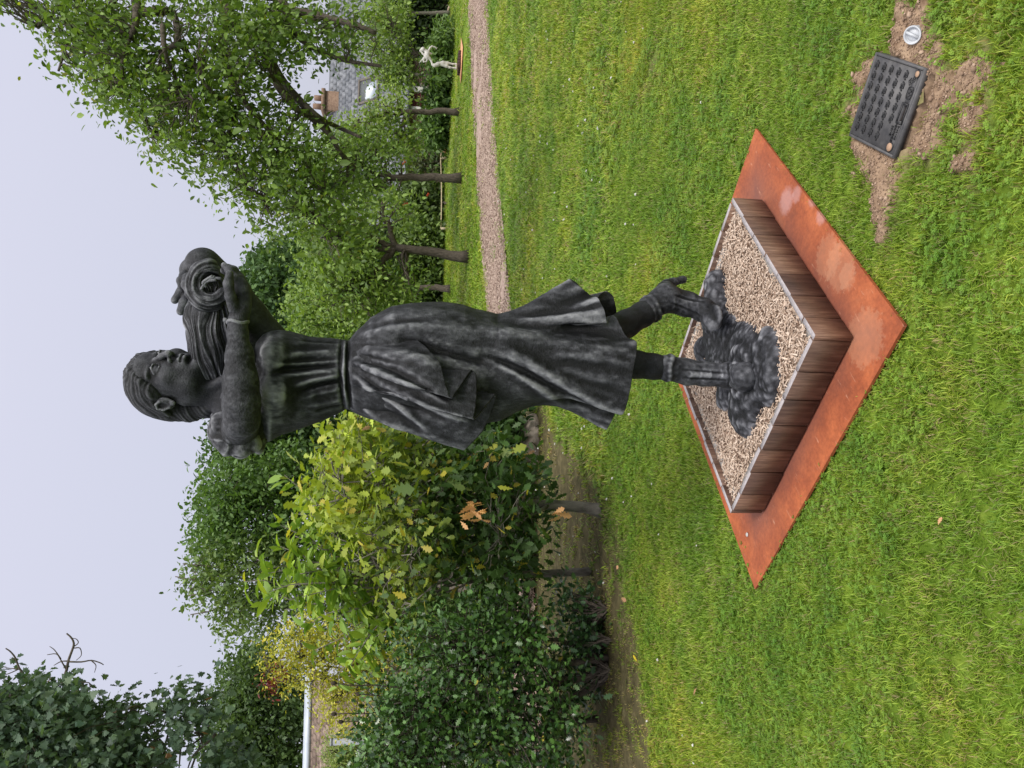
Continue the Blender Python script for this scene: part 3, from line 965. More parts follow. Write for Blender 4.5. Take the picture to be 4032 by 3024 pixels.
# ======================= the statue =======================
D0 = 3.05
PXM = D0 / FOC                       # metres per photo pixel at the statue
def pt(x, y, dd=0.0):
    return W(x, y, D0 + dd)

class Grid:                          # signed distance volume, meshed by surface nets
    def __init__(s, lo, hi, h):
        s.lo, s.h = np.array(lo, float), h
        s.n = np.ceil((np.array(hi) - s.lo) / h).astype(int) + 1
        s.d = np.full(s.n, 0.5, np.float32)
    def sub(s, lo, hi):
        a = np.clip(np.floor((np.array(lo) - s.lo) / s.h).astype(int), 0, s.n)
        b = np.clip(np.ceil((np.array(hi) - s.lo) / s.h).astype(int) + 1, 0, s.n)
        if np.any(b <= a): return None, None
        ax = [s.lo[i] + s.h * np.arange(a[i], b[i]) for i in range(3)]
        P = np.stack(np.meshgrid(*ax, indexing='ij'), -1)
        return tuple(slice(a[i], b[i]) for i in range(3)), P
    def comb(s, sl, d, k, op='u'):
        o = s.d[sl]
        if op == 'u':
            h = np.clip(0.5 + 0.5 * (o - d) / k, 0, 1)
            s.d[sl] = o * (1 - h) + d * h - k * h * (1 - h)
        else:                        # subtract
            d = -d
            h = np.clip(0.5 - 0.5 * (o - d) / k, 0, 1)
            s.d[sl] = o * (1 - h) + d * h + k * h * (1 - h)
    def cap(s, a, b, r1, r2=None, k=0.01, op='u'):
        r2 = r1 if r2 is None else r2
        a, b = np.array(a), np.array(b)
        m = max(r1, r2) + 3 * k + 2 * s.h
        sl, P = s.sub(np.minimum(a, b) - m, np.maximum(a, b) + m)
        if sl is None: return
        ab = b - a
        t = np.clip(((P - a) @ ab) / (ab @ ab + 1e-12), 0, 1)
        d = np.linalg.norm(P - a - t[..., None] * ab, axis=-1) - (r1 + (r2 - r1) * t)
        s.comb(sl, d, k, op)
    def chain(s, pts, rs, k=0.01, op='u'):
        for i in range(len(pts) - 1):
            s.cap(pts[i], pts[i + 1], rs[i], rs[i + 1], k, op)
    def ell(s, c, r, M=None, k=0.01, op='u'):
        c, r = np.array(c), np.array(r, float)
        m = r.max() + 3 * k + 2 * s.h
        sl, P = s.sub(c - m, c + m)
        if sl is None: return
        q = P - c
        if M is not None: q = q @ np.array(M).T
        k0 = np.linalg.norm(q / r, axis=-1)
        k1 = np.linalg.norm(q / r ** 2, axis=-1) + 1e-9
        s.comb(sl, k0 * (k0 - 1) / k1, k, op)
    def mesh(s):
        d = s.d
        ins = d < 0
        c = [slice(0, -1), slice(1, None)]
        any_, all_ = np.zeros(np.array(d.shape) - 1, bool), np.ones(np.array(d.shape) - 1, bool)
        for i in (0, 1):
            for j in (0, 1):
                for k in (0, 1):
                    v = ins[c[i], c[j], c[k]]
                    any_ |= v
                    all_ &= v
        act = np.argwhere(any_ & ~all_)
        idx = np.full(any_.shape, -1, np.int64)
        idx[tuple(act.T)] = np.arange(len(act))
        acc = np.zeros((len(act), 3))
        cnt = np.zeros(len(act))
        co = [(i, j, k) for i in (0, 1) for j in (0, 1) for k in (0, 1)]
        val = {o: d[tuple((act + np.array(o)).T)] for o in co}
        for o in co:
            for ax in range(3):
                if o[ax] == 0:
                    p = list(o); p[ax] = 1; p = tuple(p)
                    va, vb = val[o], val[p]
                    cr = (va < 0) != (vb < 0)
                    t = np.where(cr, va / np.where(cr, va - vb, 1), 0)
                    pos = np.array(o, float)[None] + 0 * acc
                    pos[:, ax] += t
                    acc[cr] += pos[cr]
                    cnt[cr] += 1
        V = s.lo + s.h * (act + acc / cnt[:, None])
        F = []
        for ax in range(3):
            sl0 = [slice(None)] * 3; sl1 = [slice(None)] * 3
            sl0[ax] = slice(0, -1); sl1[ax] = slice(1, None)
            a, b = ins[tuple(sl0)], ins[tuple(sl1)]
            e = np.argwhere(a != b)
            u, v = (ax + 1) % 3, (ax + 2) % 3
            ok = (e[:, u] > 0) & (e[:, v] > 0) & (e[:, u] < d.shape[u] - 1) & (e[:, v] < d.shape[v] - 1)
            e = e[ok]
            flip = a[tuple(e.T)]
            q = []
            for du, dv in ((1, 1), (0, 1), (0, 0), (1, 0)):
                w = e.copy(); w[:, u] -= du; w[:, v] -= dv
                q.append(idx[tuple(w.T)])
            q = np.stack(q, 1)
            q[~flip] = q[~flip][:, ::-1]
            F.append(q)
        F = np.concatenate(F)
        return V, F

def edges_of(F):
    k = F.shape[1]
    return np.concatenate([F[:, [i, (i + 1) % k]] for i in range(k)])
def smooth_v(V, E, n, lam=0.5):
    deg = np.bincount(E.ravel(), minlength=len(V))[:, None] + 1e-9
    for _ in range(n):
        S = np.zeros_like(V)
        for c in range(V.shape[1]):
            S[:, c] = np.bincount(E[:, 0], V[E[:, 1], c], len(V)) + np.bincount(E[:, 1], V[E[:, 0], c], len(V))
        V = V + lam * (S / deg - V)
    return V
def vnorm(V, F):
    N = np.zeros_like(V)
    fn = np.cross(V[F[:, 2]] - V[F[:, 0]], V[F[:, -1]] - V[F[:, 1]])
    for i in range(F.shape[1]):
        for c in range(3):
            N[:, c] += np.bincount(F[:, i], fn[:, c], len(V))
    return N / (np.linalg.norm(N, axis=1)[:, None] + 1e-12)
def vnoise(P, scale, seed=0, octv=3):
    """cheap value noise on points, roughly -1..1"""
    out = np.zeros(len(P)); amp = 1.0; tot = 0
    for o in range(octv):
        Q = P * scale * 2 ** o + 17.3 * (o + 1) + seed * 5.1
        I = np.floor(Q).astype(np.int64); fr = Q - I
        fr = fr * fr * (3 - 2 * fr)
        v = 0
        for i in (0, 1):
            for j in (0, 1):
                for k in (0, 1):
                    h = (I[:, 0] + i) * 374761393 + (I[:, 1] + j) * 668265263 + (I[:, 2] + k) * 2147483647 + seed * 1013
                    h = (h ^ (h >> 13)) * 1274126177
                    h = ((h ^ (h >> 16)) & 0xffff) / 32767.5 - 1
                    w = (fr[:, 0] if i else 1 - fr[:, 0]) * (fr[:, 1] if j else 1 - fr[:, 1]) * (fr[:, 2] if k else 1 - fr[:, 2])
                    v = v + h * w
        out += amp * v; tot += amp; amp *= 0.5
    return out / tot
def strokes(V, F, L):
    """press ridges (+) and grooves (-) into the front of a form along lines given in photo pixels:
       (points, width px, height m[, sharpness])"""
    N = vnorm(V, F)
    x, y = proj(V)
    view = CAM - V
    front = np.clip((N * view).sum(1) / np.linalg.norm(view, axis=1) * 2.5 + .25, 0, 1)
    disp = np.zeros(len(V))
    for s in L:
        P = catmull(np.array(s[0], float), 6) if len(s[0]) > 2 else np.array(s[0], float)
        w, hgt = s[1], s[2]
        near = (x > P[:, 0].min() - 3 * w) & (x < P[:, 0].max() + 3 * w) & (y > P[:, 1].min() - 3 * w) & (y < P[:, 1].max() + 3 * w)
        ii = np.nonzero(near)[0]
        if not len(ii): continue
        best = np.full(len(ii), 1e9); bt = np.zeros(len(ii))
        for i in range(len(P) - 1):
            a, b = P[i], P[i + 1]
            ab = b - a
            t = np.clip(((x[ii] - a[0]) * ab[0] + (y[ii] - a[1]) * ab[1]) / (ab @ ab + 1e-9), 0, 1)
            dd = np.hypot(x[ii] - a[0] - t * ab[0], y[ii] - a[1] - t * ab[1])
            u = dd < best
            best[u] = dd[u]; bt[u] = (i + t[u]) / (len(P) - 1)
        taper = np.clip(np.minimum(bt * 4, (1 - bt) * 4) + .25, 0, 1)
        disp[ii] += hgt * taper * np.exp(-(best / w) ** 2)
    return V + N * (disp * front)[:, None]
def patina_and_shade(V, F, amount=1.0, seed=3, base=0.0, nz=1.0):
    """raised parts of the cast rubbed lighter; hollows painted darker as contact shade"""
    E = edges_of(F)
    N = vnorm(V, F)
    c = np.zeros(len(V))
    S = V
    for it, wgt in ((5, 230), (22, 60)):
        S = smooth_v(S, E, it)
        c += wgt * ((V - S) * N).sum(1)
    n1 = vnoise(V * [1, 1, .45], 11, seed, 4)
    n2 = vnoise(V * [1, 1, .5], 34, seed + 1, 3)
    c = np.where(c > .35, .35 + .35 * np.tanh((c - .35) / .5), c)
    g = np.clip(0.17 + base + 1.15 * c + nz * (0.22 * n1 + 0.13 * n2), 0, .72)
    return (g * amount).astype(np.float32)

# dark bronze-like resin with pale rubbed ridges and shade painted into the hollows
M_BRONZE, n_, b_ = new_mat('dark_patina_and_shade')
a_ = nd(n_, 'Attribute', attribute_name='tint')
t_ = noise(n_, 26, 10, 0.72, stretch=(1, 1, .55))
t2_ = noise(n_, 160, 4, 0.6)
mm_ = nd(n_, 'Math', operation='MULTIPLY_ADD')
n_.links.new(t_.outputs[0], mm_.inputs[0])
mm_.inputs[1].default_value = 0.75
mm_.inputs[2].default_value = -0.385
ad_ = nd(n_, 'Math', operation='ADD')
n_.links.new(mm_.outputs[0], ad_.inputs[0])
n_.links.new(a_.outputs['Fac'], ad_.inputs[1])
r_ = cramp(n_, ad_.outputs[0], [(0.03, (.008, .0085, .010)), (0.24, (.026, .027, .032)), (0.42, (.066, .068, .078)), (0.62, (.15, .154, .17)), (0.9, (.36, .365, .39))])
n_.links.new(r_.outputs[0], b_.inputs['Base Color'])
b_.inputs['Roughness'].default_value = 0.58
b_.inputs['Specular IOR Level'].default_value = 0.24
ah_ = nd(n_, 'Math', operation='ADD')
n_.links.new(t_.outputs[0], ah_.inputs[0])
n_.links.new(t2_.outputs[0], ah_.inputs[1])
bump(n_, b_, ah_.outputs[0], 0.6, 0.007)

STATUE = empty('statue', G(3000, 1440, 0.13), 'tall dark grey statue of a woman in a swirling dress clutching a long hair bundle', 'statue')

# ---- head frame fitted to the photograph ----
def frame(yaw, pit, rol):
    cy, sy = math.cos(yaw), math.sin(yaw)
    F = np.array([sy, -cy, 0]); R = np.array([-cy, -sy, 0]); U = np.array([0, 0, 1.0])
    F2 = F * math.cos(pit) + U * math.sin(pit); U2 = U * math.cos(pit) - F * math.sin(pit)
    R2 = R * math.cos(rol) + U2 * math.sin(rol); U3 = U2 * math.cos(rol) - R * math.sin(rol)
    return np.stack([R2, F2, U3])
HM = frame(math.radians(45), math.radians(7), math.radians(6.6))
HS = 1.32
HC = W(662, 1503, D0)
def hp(x, y, z):                     # her right, forward, up (metres on a life-size head)
    return HC + HS * np.array([x, y, z]) @ HM
def hr(*r):
    return np.array(r) * HS

def build_upper_body():
    P = [pt(500, 1450), pt(1130, 1800), pt(500, 980), pt(1130, 980)]
    lo = np.min(P, 0) - [.03, .36, .0]; hi = np.max(P, 0) + [.03, .36, .02]
    g = Grid(lo, hi, 0.0031)
    # --- head ---
    g.ell(hp(0, -.012, .032), hr(.070, .092, .080), HM, .01)           # cranium
    g.ell(hp(0, .022, -.035), hr(.063, .068, .082), HM, .02 * HS)      # face block
    g.ell(hp(0, .046, -.085), hr(.040, .040, .036), HM, .022 * HS)     # jaw
    g.ell(hp(0, .074, -.102), hr(.019, .016, .015), HM, .014 * HS)     # chin
    g.ell(hp(0, .058, .046), hr(.050, .026, .036), HM, .016 * HS)       # forehead
    for sx in (1, -1):
        g.ell(hp(sx * .040, .062, -.030), hr(.021, .019, .020), HM, .03 * HS)   # cheek
        g.ell(hp(sx * .050, .020, -.080), hr(.014, .032, .020), HM, .035 * HS)    # jaw angle
        g.ell(hp(sx * .031, .094, -.001), hr(.021, .015, .0125), HM, .008 * HS, 's')   # socket
        g.ell(hp(sx * .031, .0735, -.002), hr(.0150, .0145, .0120), HM, .003)     # eyeball
        g.chain([hp(sx * .014, .085, -.004), hp(sx * .023, .0895, .0060), hp(sx * .035, .089, .0070), hp(sx * .049, .075, -.001)],
                hr(.0016, .0024, .0024, .0017), .004)                    # upper lid
        g.chain([hp(sx * .015, .085, -.007), hp(sx * .028, .0875, -.0125), hp(sx * .040, .083, -.0105), hp(sx * .048, .075, -.003)],
                hr(.0013, .0018, .0018, .0014), .004)                     # lower lid
        g.ell(hp(sx * .027, .066, .021), hr(.026, .016, .007), HM, .012 * HS)   # brow ridge
        g.ell(hp(sx * .0135, .097, -.039), hr(.0055, .0085, .0055), HM, .007 * HS)       # nostril wing
        g.ell(hp(sx * .0075, .101, -.0465), hr(.0032, .006, .0035), HM, .003, 's')
        # ear: rim, bowl, lobe
        e = [(.074, .004, -.020), (.079, .003, -.004), (.082, -.007, .008), (.085, -.020, .007), (.085, -.025, -.008), (.081, -.018, -.026), (.077, -.005, -.036), (.074, .001, -.032)]
        g.ell(hp(sx * .072, -.012, -.012), hr(.010, .022, .028), HM, .006)
        g.ell(hp(sx * .088, -.010, -.010), hr(.010, .013, .018), HM, .004, 's')
        g.chain([hp(sx * a, b, c) for a, b, c in e], hr(*[.0038] * 8), .004)
        g.ell(hp(sx * .077, -.004, -.038), hr(.006, .008, .008), HM, .005)
    g.chain([hp(0, .086, .008), hp(0, .099, -.012), hp(0, .112, -.034)], hr(.0052, .0062, .0080), .012 * HS)   # nose
    g.ell(hp(0, .109, -.038), hr(.0074, .0080, .0070), HM, .008 * HS)
    g.ell(hp(0, .082, -.068), hr(.026, .016, .022), HM, .012 * HS)     # muzzle
    g.chain([hp(-.023, .082, -.0665), hp(-.008, .097, -.062), hp(0, .098, -.0635), hp(.008, .097, -.062), hp(.023, .082, -.0665)], hr(.0022, .0044, .0042, .0044, .0022), .005)
    g.chain([hp(-.021, .082, -.071), hp(0, .096, -.0765), hp(.021, .082, -.071)], hr(.0025, .0062, .0025), .006)
    g.chain([hp(-.027, .080, -.0685), hp(-.010, .098, -.0685), hp(0, .1005, -.0695), hp(.010, .098, -.0685), hp(.027, .080, -.0685)], hr(.002, .0022, .0022, .0022, .002), .002, 's')
    g.ell(hp(0, .093, -.088), hr(.018, .010, .006), HM, .008 * HS, 's')
    g.chain([hp(0, .103, -.053), hp(0, .099, -.059)], hr(.003, .003), .003, 's')
    # --- neck, shoulders, chest ---
    nb = pt(905, 1535, .02)
    g.cap(hp(0, -.018, -.07), nb, .074, .080, .03)
    g.cap(hp(.05, -.02, -.055), pt(890, 1490, -.075), .018, .016, .02)
    g.cap(pt(935, 1500, .05), pt(955, 1690, .0), .085, .080, .05)
    g.cap(pt(935, 1500, .05), pt(985, 1395, .13), .085, .075, .05)
    g.ell(pt(1010, 1540, .04), (.19, .12, .16), None, .05)
    # near arm: elbow comes towards the viewer, forearm crosses to the right
    el, wr = pt(953, 1650, -.19), pt(936, 1268, -.20)
    g.cap(pt(940, 1700, -.02), el, .070, .060, .03)
    fa = [el, pt(951, 1585, -.215), pt(948, 1500, -.215), pt(943, 1400, -.21), pt(936, 1310, -.205), wr]
    g.chain(fa, [.060, .063, .058, .046, .033, .028], .02)
    # near hand, laid along the bundle
    g.ell(pt(950, 1185, -.195), (.082, .024, .036), frame(math.radians(90), 0, math.radians(8))[[1, 0, 2]], .02)
    g.chain([wr, pt(945, 1215, -.195)], [.029, .030], .02)
    g.chain([pt(922, 1215, -.215), pt(907, 1165, -.235), pt(899, 1118, -.238), pt(904, 1078, -.228)], [.021, .018, .0175, .0135], .008)
    for q in ([(955, 1140), (930, 1100), (905, 1066), (883, 1045)], [(962, 1135), (945, 1100), (917, 1078), (879, 1066)],
              [(968, 1140), (945, 1096), (920, 1064), (898, 1050)]):
        i = q[0][0]
        dd = {955: -.20, 962: -.185, 968: -.165}[i]
        g.chain([pt(a, b, dd + .01 * j) for j, (a, b) in enumerate(q)], [.020, .0165, .015, .0115], .010)
    # far arm: up to the elbow, then back over the bundle
    sh, e2 = pt(1062, 1345, .10), pt(800, 1045, .02)
    g.chain([sh, pt(980, 1240, .08), pt(900, 1130, .05), e2], [.075, .066, .066, .062], .02)
    w2 = pt(752, 1095, .17)
    g.chain([e2, pt(765, 1068, .10), w2], [.062, .05, .034], .02)
    g.ell(pt(742, 1115, .10), (.045, .05, .024), None, .02)
    for q, r in (([(752, 1100, .10), (738, 1128, -.03), (712, 1150, -.085), (688, 1182, -.085)], .0165),
                 ([(758, 1110, .08), (748, 1150, -.07), (726, 1192, -.115), (712, 1226, -.105)], .0180),
                 ([(757, 1080, .06), (738, 1098, -.06), (734, 1122, -.12), (748, 1150, -.15)], .018),
                 ([(750, 1070, .06), (724, 1085, -.02), (712, 1105, -.06), (716, 1135, -.08)], .015)):
        g.chain([pt(*a) for a in q], [r * 1.15, r * 1.1, r, r * .85], .008)
    V, F = g.mesh()
    V = smooth_v(V, edges_of(F), 3, .45)
    V = V + vnorm(V, F) * (0.0010 * vnoise(V, 30, 2, 3))[:, None]
    rough = (proj(V)[0] > 880) * np.clip((proj(V)[1] - 1270) / 60, .25, 1)
    V = V + vnorm(V, F) * (rough * 0.002 * vnoise(V, 55, 9, 2))[:, None]
    me = mesh_np('body', V, F, True, patina_and_shade(V, F, 1.0, 3, .05, .5))
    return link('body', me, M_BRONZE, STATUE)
def build_head_hair():
    P = np.array([hp(x, y, z) for x in (-.1, .1) for y in (-.14, .1) for z in (-.2, .14)])
    g = Grid(P.min(0) - .01, P.max(0) + .01, .0036)
    g.ell(hp(0, -.016, .030), hr(.083, .110, .091), HM, .01)
    # parted front, cleared off the forehead and swept back over the ear
    ax = [g.lo[i] + g.h * np.arange(g.n[i]) for i in range(3)]
    Q = (np.stack(np.meshgrid(*ax, indexing='ij'), -1) - HC) @ HM.T / HS
    x, y, z = Q[..., 0], Q[..., 1], Q[..., 2]
    cut = (y - .030 - .75 * z - .12 * np.abs(x)) * HS * .8      # in front of the hairline
    low = (-z - .012 - .25 * (-.01 - y)) * HS                               # below the ear line at the side
    def smax(a, b, k=.012):
        h = np.clip(.5 - .5 * (a - b) / k, 0, 1)
        return a * (1 - h) + b * h + k * h * (1 - h)
    g.d = smax(g.d, cut.astype(np.float32))
    g.d = smax(g.d, np.where(np.abs(x) > .0, low, low).astype(np.float32), .02)
    # back hair down the nape
    g.chain([hp(.03, -.078, .0), hp(.033, -.078, -.05), hp(.028, -.068, -.10), hp(.02, -.056, -.15), hp(.01, -.05, -.185)], hr(.036, .031, .028, .026, .020), .03)
    g.chain([hp(-.03, -.078, .0), hp(-.03, -.075, -.05), hp(-.02, -.065, -.11), hp(.0, -.056, -.16)], hr(.036, .031, .028, .024), .03)
    for sx in (1, -1):
        g.chain([hp(sx * .003, .060, .092), hp(sx * .030, .069, .075), hp(sx * .056, .057, .046), hp(sx * .074, .026, .018), hp(sx * .080, -.014, .016), hp(sx * .074, -.055, -.010)], hr(.004, .0055, .006, .006, .006, .008), .010)
        g.chain([hp(sx * .006, .042, .108), hp(sx * .040, .044, .086), hp(sx * .066, .020, .050), hp(sx * .076, -.014, .030), hp(sx * .072, -.056, .012)], hr(.004, .006, .006, .006, .008), .012)
    V, F = g.mesh()
    V = smooth_v(V, edges_of(F), 1, .4)
    q = (V - HC) @ HM.T / HS
    # combed strands: fan from the parting backwards
    ang = np.arctan2(q[:, 2] + .02 - .35 * (q[:, 1]), np.abs(q[:, 0]) + .02)
    wob = vnoise(q, 18, 4, 2) * .25
    s = np.sin(ang * 19 + wob * 16) * .45 + np.sin(ang * 47 + wob * 30) * .35 + .5 * vnoise(np.c_[ang * 9, q[:, 1] * 6, q[:, 0] * 3], 1.6, 14, 3)
    part = -np.exp(-(q[:, 0] / .004) ** 2) * (q[:, 2] > .05) * 2.0
    V = V + vnorm(V, F) * (.0024 * s + .0012 * part)[:, None]
    return link('hair', mesh_np('hair', V, F, True, patina_and_shade(V, F, .8, 5)), M_BRONZE, STATUE)

def build_hair_bundle():
    # thick combed bundle running from the neck out to the right, ending in a curl
    spine = catmull([pt(862, 1530, .06), pt(858, 1475, .01), pt(850, 1415, -.04), pt(842, 1335, -.07), pt(832, 1250, -.065), pt(826, 1180, -.06), pt(828, 1125, -.06), pt(835, 1082, -.07)], 18)
    n = len(spine)
    t = np.linspace(0, 1, n)
    rx = np.interp(t, [0, .15, .3, .5, .65, .8, .93, 1], [.05, .078, .086, .097, .092, .080, .06, .034])      # in the picture plane
    K = 300
    th = np.arange(K) * 2 * math.pi / K
    T = np.gradient(spine, axis=0)
    T /= np.linalg.norm(T, axis=1)[:, None]
    view = np.array([0, 1.0, 0.0])
    A = np.cross(T, view); A /= np.linalg.norm(A, axis=1)[:, None]
    B = np.cross(A, T)
    V = []
    for i in range(n):
        tw = th - 2.3 * t[i] - .5 * math.sin(4.2 * t[i] + .6) + .42 * vnoise(np.c_[np.full(K, t[i] * 5), np.cos(th) * 1.3, np.sin(th) * 1.3], 1.0, 77, 2)
        cx_, sx_ = np.cos(tw), np.sin(tw)
        def lock(k, a, sd, o=2): return vnoise(np.c_[np.full(K, t[i] * a), cx_ * k, sx_ * k], 1.0, sd, o)
        f = .016 * lock(1.6, 2.2, 3) + .007 * (1 - 2 * np.abs(lock(3.6, 2.6, 4))) + .006 * lock(8, 4, 5) + .0035 * lock(22, 6, 6)
        r = rx[i] + f * min(1, .3 + rx[i] / .09)
        V.append(spine[i] + (np.cos(th) * r)[:, None] * A[i] + (np.sin(th) * r * .9)[:, None] * B[i])
    V = np.concatenate(V + [spine[:1], spine[-1:]])
    F = np.array([[i * K + j, (i + 1) * K + j, (i + 1) * K + (j + 1) % K, i * K + (j + 1) % K] for i in range(n - 1) for j in range(K)])
    caps = np.array([[n * K, j, (j + 1) % K] for j in range(K)] + [[n * K + 1, (n - 1) * K + (j + 1) % K, (n - 1) * K + j] for j in range(K)])
    pat = patina_and_shade(V, F, .95, 6)
    me = mesh_np('hair_bundle', V, [F, caps], True, pat)
    hb = link('hair_bundle', me, M_BRONZE, STATUE)
    # curled end: a hooked lock round a deep hollow
    g = Grid(pt(880, 1170, -.25), pt(740, 1020, .08), .004)
    g.lo = np.minimum(pt(920, 1250, -.25), pt(920, 1250, .1)); g.lo[1] = D0 - .25
    hi = np.maximum(pt(720, 1010, -.25), pt(720, 1010, .1)); hi[1] = D0 + .1
    g = Grid(g.lo, hi, .004)
    ring = [(770, 1105), (790, 1070), (822, 1056), (850, 1066)]
    g.chain([pt(a, b, -.12) for a, b in ring], [.030, .032, .030, .018], .02)
    g.chain([pt(770, 1105, -.12), pt(772, 1150, -.13), pt(800, 1185, -.14), pt(845, 1185, -.145), pt(872, 1158, -.15), pt(862, 1142, -.155)], [.030, .034, .036, .030, .024, .017], .02)
    g.ell(pt(820, 1115, -.06), (.07, .06, .065), None, .02)
    g.ell(pt(838, 1112, -.15), (.036, .07, .034), None, .012, 's')
    V, F = g.mesh()
    V = smooth_v(V, edges_of(F), 1, .4)
    x, y = proj(V)
    rr = np.hypot(x - 830, y - 1118)
    an_ = np.arctan2(x - 830, y - 1118)
    V = V + vnorm(V, F) * (.0060 * vnoise(np.c_[rr / 9, np.cos(an_) * .9, np.sin(an_) * .9], 1.0, 8, 3) + .004 * vnoise(V, 22, 18, 3))[:, None]
    link('curl', mesh_np('curl', V, F, True, patina_and_shade(V, F, .9, 8)), M_BRONZE, hb)
    mb = MB()
    for q in ([(812, 1130), (800, 1112), (838, 1086)], [(806, 1122), (822, 1095), (872, 1097)], [(800, 1125), (815, 1105), (846, 1089)], [(792, 1140), (815, 1108), (852, 1102)]):
        mb.tube(catmull([pt(a, b, -.165 - .006 * i) for i, (a, b) in enumerate(q)], 5), .0055, 6)
    V = np.concatenate(mb.V)
    mb.build('loose_strand', M_BRONZE, hb, True, np.full(len(V), .62, np.float32))
    return hb

def ring_pts(yc, a, b, xx, ddc, th, pw=1.0):
    """closed cross-section: right(th=0), front(pi/2), left(pi), back"""
    return [(xx, yc - a * math.cos(t), ddc - b * math.sin(t)) for t in th]

def build_dress():
    NT = 360
    th = np.arange(NT) * 2 * math.pi / NT
    # photo row, right edge, left edge, depth half-size, depth of centre
    rows = [(985, 1395, 1690, .10, .06), (1010, 1350, 1725, .12, .05), (1035, 1322, 1738, .14, .04), (1060, 1306, 1740, .155, .03), (1103, 1299, 1715, .155, .03), (1149, 1306, 1698, .14, .03),
            (1207, 1322, 1680, .125, .03), (1260, 1328, 1660, .117, .03), (1307, 1331, 1640, .113, .03), (1345, 1335, 1620, .110, .03),
            (1358, 1340, 1612, .108, .03), (1366, 1341, 1611, .107, .03), (1378, 1340, 1612, .108, .03), (1386, 1330, 1618, .112, .03), (1403, 1306, 1628, .12, .03), (1430, 1280, 1640, .135, .03),
            (1458, 1251, 1650, .15, .03), (1500, 1226, 1660, .165, .03), (1549, 1205, 1672, .18, .03), (1620, 1192, 1682, .19, .03), (1695, 1188, 1690, .195, .03),
            (1763, 1191, 1692, .195, .03), (1827, 1202, 1686, .19, .03), (1869, 1216, 1678, .187, .03), (1932, 1230, 1662, .18, .03), (1990, 1241, 1655, .178, .03),
            (2054, 1250, 1649, .178, .03), (2090, 1252, 1638, .178, .03), (2122, 1254, 1624, .178, .03)]
    hem = [(0, 2330, 1172, .03), (14, 2262, 1104, .015), (22, 2240, 1096, -.03), (32, 2285, 1128, -.055), (41, 2335, 1168, -.04), (46, 2358, 1170, -.10), (53, 2385, 1225, -.125), (58, 2392, 1280, -.13), (62, 2400, 1258, -.08), (66, 2412, 1238, -.055),
           (70, 2428, 1245, -.075), (74, 2450, 1290, -.11), (78, 2470, 1326, -.13), (81, 2482, 1332, -.125), (85, 2512, 1341, -.15), (93, 2508, 1400, -.18), (101, 2500, 1438, -.185), (113, 2489, 1514, -.17), (126, 2472, 1594, -.145),
           (133, 2455, 1640, -.13), (136, 2440, 1632, -.09), (140, 2425, 1600, -.05), (144, 2424, 1628, -.055), (152, 2408, 1665, -.05), (160, 2392, 1693, -.01), (168, 2388, 1690, .04), (185, 2390, 1640, .10),
           (215, 2400, 1560, .2), (250, 2410, 1450, .25), (285, 2415, 1340, .25), (310, 2425, 1262, .20), (322, 2430, 1222, .16), (330, 2415, 1160, .145), (336, 2388, 1141, .12), (342, 2362, 1160, .10), (350, 2345, 1195, .07), (356, 2340, 1190, .05), (360, 2330, 1172, .03)]
    R0 = []
    X = [r[0] for r in rows]
    xs = np.concatenate([np.linspace(985, 1340, 66), np.linspace(1344, 1392, 17), np.linspace(1398, 2122, 130)])
    rings = []
    for x in xs:
        yr, yl, b, c = [np.interp(x, X, [r[i] for r in rows]) for i in (1, 2, 3, 4)]
        a, yc = (yl - yr) / 2, (yl + yr) / 2
        ct, st = np.cos(th), np.sin(th)
        rings.append(np.array([pt(x, yc - a * u, c - b * v) for u, v in zip(ct, st)]))
    hd = np.array(hem, float)
    hth = np.degrees(th)
    H = np.array([pt(np.interp(t, hd[:, 0], hd[:, 1]), np.interp(t, hd[:, 0], hd[:, 2]), np.interp(t, hd[:, 0], hd[:, 3])) for t in hth])
    Hs = H.copy()
    for _ in range(2):
        Hs = .5 * Hs + .25 * np.roll(Hs, 1, 0) + .25 * np.roll(Hs, -1, 0)
    def circ(Hc, k):
        for _ in range(k):
            Hc = .5 * Hc + .25 * np.roll(Hc, 1, 0) + .25 * np.roll(Hc, -1, 0)
        return Hc
    lev = [circ(H, k) for k in (2, 12, 40, 110, 240)]
    # pull the lower rings towards the pleated hem
    i0 = int(np.argmin(np.abs(xs - 1960)))
    seg = len(rings) - i0
    extra = 70
    start = rings[i0]
    tot = seg + extra
    new = []
    # straight flare from the hip line to the hem, blended with the silhouette rows
    for j in range(1, tot + 1):
        s = j / tot
        q_ = min(3.999, (1 - s) * 5.0)
        Hq = lev[int(q_)] * (1 - q_ % 1) + lev[int(q_) + 1] * (q_ % 1)
        lin = start + (Hq - start) * s
        bump_ = math.sin(math.pi * min(1, s ** .92)) ** 1.3
        lin = lin + np.array([1, .0, 0]) * (bump_ * .078 * np.clip(np.cos(th - math.radians(183)), 0, 1) ** 1.6)[:, None]
        k = i0 + j
        if k < len(rings):
            w = s ** 1.3
            lin = rings[k] * (1 - w) * 0 + lin
        new.append(lin)
    rings = rings[:i0 + 1] + new
    V = np.concatenate(rings)
    n = len(rings)
    I = np.arange(n - 1)[:, None] * NT
    J = np.arange(NT)[None]
    F = np.stack([I + J, I + (J + 1) % NT, I + NT + (J + 1) % NT, I + NT + J], -1).reshape(-1, 4)
    L = []
    # bodice: breasts, gathers down to the waist seam
    V = V + 0
    N = vnorm(V, F)
    px, py = proj(V)
    fr = ((N * (CAM - V)).sum(1) > 0)
    for bx, by, w, h in ((1074, 1395, 50, .040), (1086, 1548, 54, .044)):
        V = V + N * (fr * h * np.exp(-((px - bx) / w) ** 2 - ((py - by) / (w * 1.05)) ** 2))[:, None]
